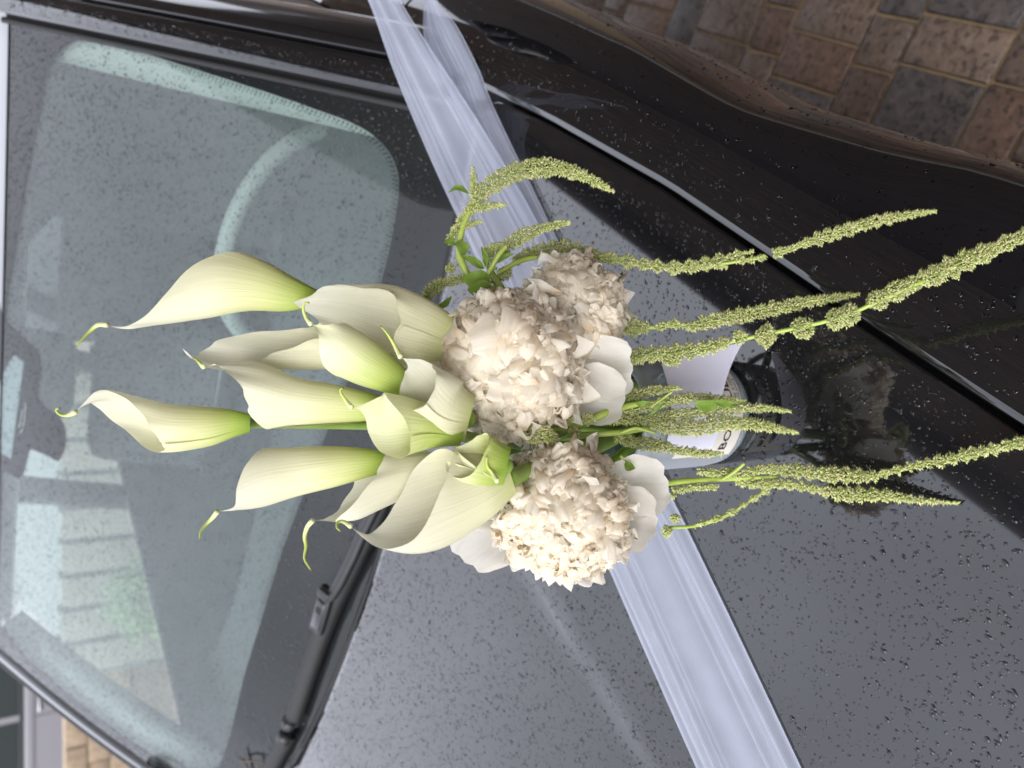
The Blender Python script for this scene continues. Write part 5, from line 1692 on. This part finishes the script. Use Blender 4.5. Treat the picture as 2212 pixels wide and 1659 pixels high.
# 6: the long beaded one
a = am('longest amaranth tail, beaded with round clusters, trailing over the wing', 1300, 785, .53)
astem(a, [(1250, 810, 6, .53), (1350, 780, 6, .53), (1500, 755, 5, .525), (1640, 725, 5, .51), (1800, 690, 5, .49), (1900, 650, 5, .48), (2000, 605, 5, .47)])
tassel(a, [(1285, 790, 14, .53), (1320, 795, 20, .53), (1345, 790, 10, .53), (1370, 770, 22, .53), (1420, 765, 23, .528), (1480, 760, 22, .524), (1540, 748, 18, .52), (1575, 738, 14, .516)], 51, .25)
tassel(a, [(1330, 800, 16, .527), (1345, 808, 8, .527)], 56); tassel(a, [(1440, 775, 18, .527), (1465, 785, 10, .527)], 57)
for i, (x, y, rp, d) in enumerate([(1598, 728, 20, .512), (1655, 725, 29, .507), (1690, 716, 6, .505), (1733, 708, 31, .50), (1805, 690, 28, .492), (1832, 680, 30, .489), (1895, 648, 29, .482), (1936, 628, 29, .478)]):
    cluster(a, x, y, d, rp, 60 + i)
tassel(a, [(1955, 622, 20, .476), (1985, 606, 24, .474), (2030, 590, 29, .470), (2080, 565, 27, .465), (2130, 545, 23, .46), (2180, 522, 21, .455), (2250, 495, 20, .45)], 52, .22, bead_len=44)
# 7: bunch in front of the jar
a = am('bushy amaranth bunch hanging in front of the jar label', 1290, 905, .50)
JD = (ray(1500, 885).normalized()).dot(Vector((0, cp, -sp_)))
dj = .545
astem(a, [(1200, 935, 9, .50), (1290, 900, 9, .50), (1345, 880, 8, .505), (1400, 868, 6, .51)])
astem(a, [(1240, 940, 7, .505), (1330, 935, 7, .505), (1400, 925, 6, .515)], 'side_stem')
tassel(a, [(x, y, w * .76, d) for x, y, w, d in [(1310, 872, 10, .51), (1350, 858, 17, .515), (1400, 846, 18, .52), (1450, 840, 12, .525), (1470, 840, 5, .525)]], 71)
tassel(a, [(x, y, w * .76, d) for x, y, w, d in [(1310, 895, 16, .51), (1370, 885, 19, .515), (1430, 870, 18, .522), (1500, 858, 17, .53), (1560, 862, 13, .535), (1612, 868, 6, .54)]], 72)
tassel(a, [(x, y, w * .76, d) for x, y, w, d in [(1310, 905, 18, .508), (1380, 908, 18, .515), (1450, 898, 20, .522), (1530, 888, 20, .53), (1600, 882, 18, .537), (1660, 882, 13, .541), (1708, 889, 5, .543)]], 73)
tassel(a, [(x, y, w * .76, d) for x, y, w, d in [(1400, 915, 14, .515), (1440, 922, 24, .518), (1500, 925, 27, .524), (1560, 915, 26, .53), (1620, 916, 22, .536), (1670, 924, 16, .54), (1722, 935, 6, .542)]], 74)
tassel(a, [(x, y, w * .76, d) for x, y, w, d in [(1330, 945, 16, .508), (1370, 955, 22, .512), (1420, 962, 22, .518), (1470, 974, 17, .523), (1530, 980, 12, .53), (1562, 980, 5, .532)]], 75)
leaf(a, 1500, 872, 1558, 866, 15, .518, .525, 8, 21, .4); leaf(a, 1545, 868, 1592, 872, 9, .52, .528, 3, 22, .1)
leaf(a, 1375, 872, 1405, 868, 8, .505, .505, 2, 23, .4); leaf(a, 1400, 900, 1440, 862, 4, .505, .50, 1, 24, 0)
astem(a, [(1405, 880, 3.5, .507), (1430, 862, 3.5, .505), (1452, 846, 3, .504)], 'side_stem')
astem(a, [(1340, 935, 4, .50), (1375, 925, 4, .498), (1415, 935, 3.5, .50)], 'side_stem')
# 8: small clusters between the two peonies
a = am('small amaranth clusters wedged between the two peonies', 1180, 930, .485)
astem(a, [(1260, 915, 6, .50), (1210, 925, 6, .49), (1160, 925, 5, .475)])
tassel(a, [(1130, 912, 8, .463), (1150, 925, 20, .465), (1178, 938, 22, .468), (1200, 950, 10, .47)], 81)
tassel(a, [(1125, 920, 12, .463), (1140, 942, 16, .466), (1160, 955, 9, .468)], 82)
cluster(a, 1225, 905, .485, 17, 83); cluster(a, 1240, 935, .488, 17, 84); cluster(a, 1210, 970, .462, 11, 85); cluster(a, 1270, 905, .49, 18, 86)
leaf(a, 1240, 900, 1290, 912, 12, .50, .505, 4, 31, .3)
# 9: pale branching tail on the ribbon side
a = am('pale branching amaranth trailing over the open bonnet past the ribbon', 1450, 1042, .53)
astem(a, [(1380, 1060, 7, .51), (1451, 1042, 7.5, .525), (1530, 1036, 7, .535), (1600, 1033, 6, .54), (1680, 1030, 4, .54)])
astem(a, [(1560, 1036, 4.5, .535), (1585, 1020, 4.5, .53), (1608, 1001, 3.5, .525)], 'side_stem')
tassel(a, [(1508, 1018, 8, .53), (1550, 1022, 14, .535), (1600, 1022, 14, .54), (1650, 1014, 15, .54), (1710, 1016, 18, .538), (1770, 1022, 22, .532), (1830, 1026, 22, .528), (1875, 1030, 16, .522)], 91, .25)
tassel(a, [(1870, 1032, 13, .522), (1920, 1020, 12, .515), (1965, 1008, 12, .508), (2020, 998, 16, .50), (2080, 984, 17, .492), (2140, 970, 17, .484), (2250, 945, 17, .47)], 92, .45, bead_len=24)
tassel(a, [(1590, 1042, 9, .54), (1640, 1045, 15, .54), (1700, 1046, 14, .537), (1760, 1056, 13, .533), (1820, 1068, 21, .529), (1870, 1068, 20, .524), (1930, 1072, 15, .518), (2000, 1082, 10, .51), (2068, 1087, 3, .505)], 93, .3)
astem(a, [(1440, 1140, 4, .53), (1500, 1136, 4, .535), (1560, 1118, 4, .538), (1610, 1088, 3.5, .54), (1660, 1055, 3.5, .54)], 'side_stem')
tassel(a, [(1500, 1135, 9, .534), (1560, 1116, 10, .537), (1610, 1088, 10, .539), (1665, 1053, 9, .54)], 94, .7, dens=.7, bead_len=30)
cluster(a, 1440, 1148, .528, 13, 95); cluster(a, 1458, 1120, .528, 13, 96)
tassel(a, [(1452, 1060, 10, .526), (1500, 1053, 10, .53), (1550, 1052, 8, .533)], 97)
cluster(a, 1452, 1072, .525, 9, 98)
# stray leaf at the jar's lip, beside the round peony
a = am('tiny stem with one dark leaf by the smooth outer petals of the round peony', 1370, 1000, .50)
astem(a, [(1340, 985, 4, .49), (1360, 1000, 3.5, .49)])
leaf(a, 1350, 1000, 1372, 1012, 11, .488, .48, 3, 41, .2)

# dry twig on the glass by the second wiper
M_twig = mat('brown_twig', (0.07, 0.05, 0.035), rough=0.8)
tw = placed('twig', MC @ ws_at(545, 1650, .004))
tag(tw, 'brown dry twig lying on the glass above the second wiper', 'twig')
def twp(*q): return [MC @ ws_at(x, y, o) for x, y, o in q]
mesh('stem', *tube_geo(twp((525, 1622, .012), (533, 1638, .008), (540, 1655, .006), (548, 1690, .005)), [.0012, .0026, .0024, .0022], 7), M_twig, tw, local=tw)
mesh('side_shoot', *tube_geo(twp((534, 1637, .008), (548, 1635, .010), (562, 1636, .008), (592, 1641, .006)), [.002, .0018, .0016, .001], 6), M_twig, tw, local=tw)
mesh('side_shoot', *tube_geo(twp((560, 1636, .008), (564, 1644, .007), (567, 1665, .006)), [.0016, .0014, .001], 6), M_twig, tw, local=tw)
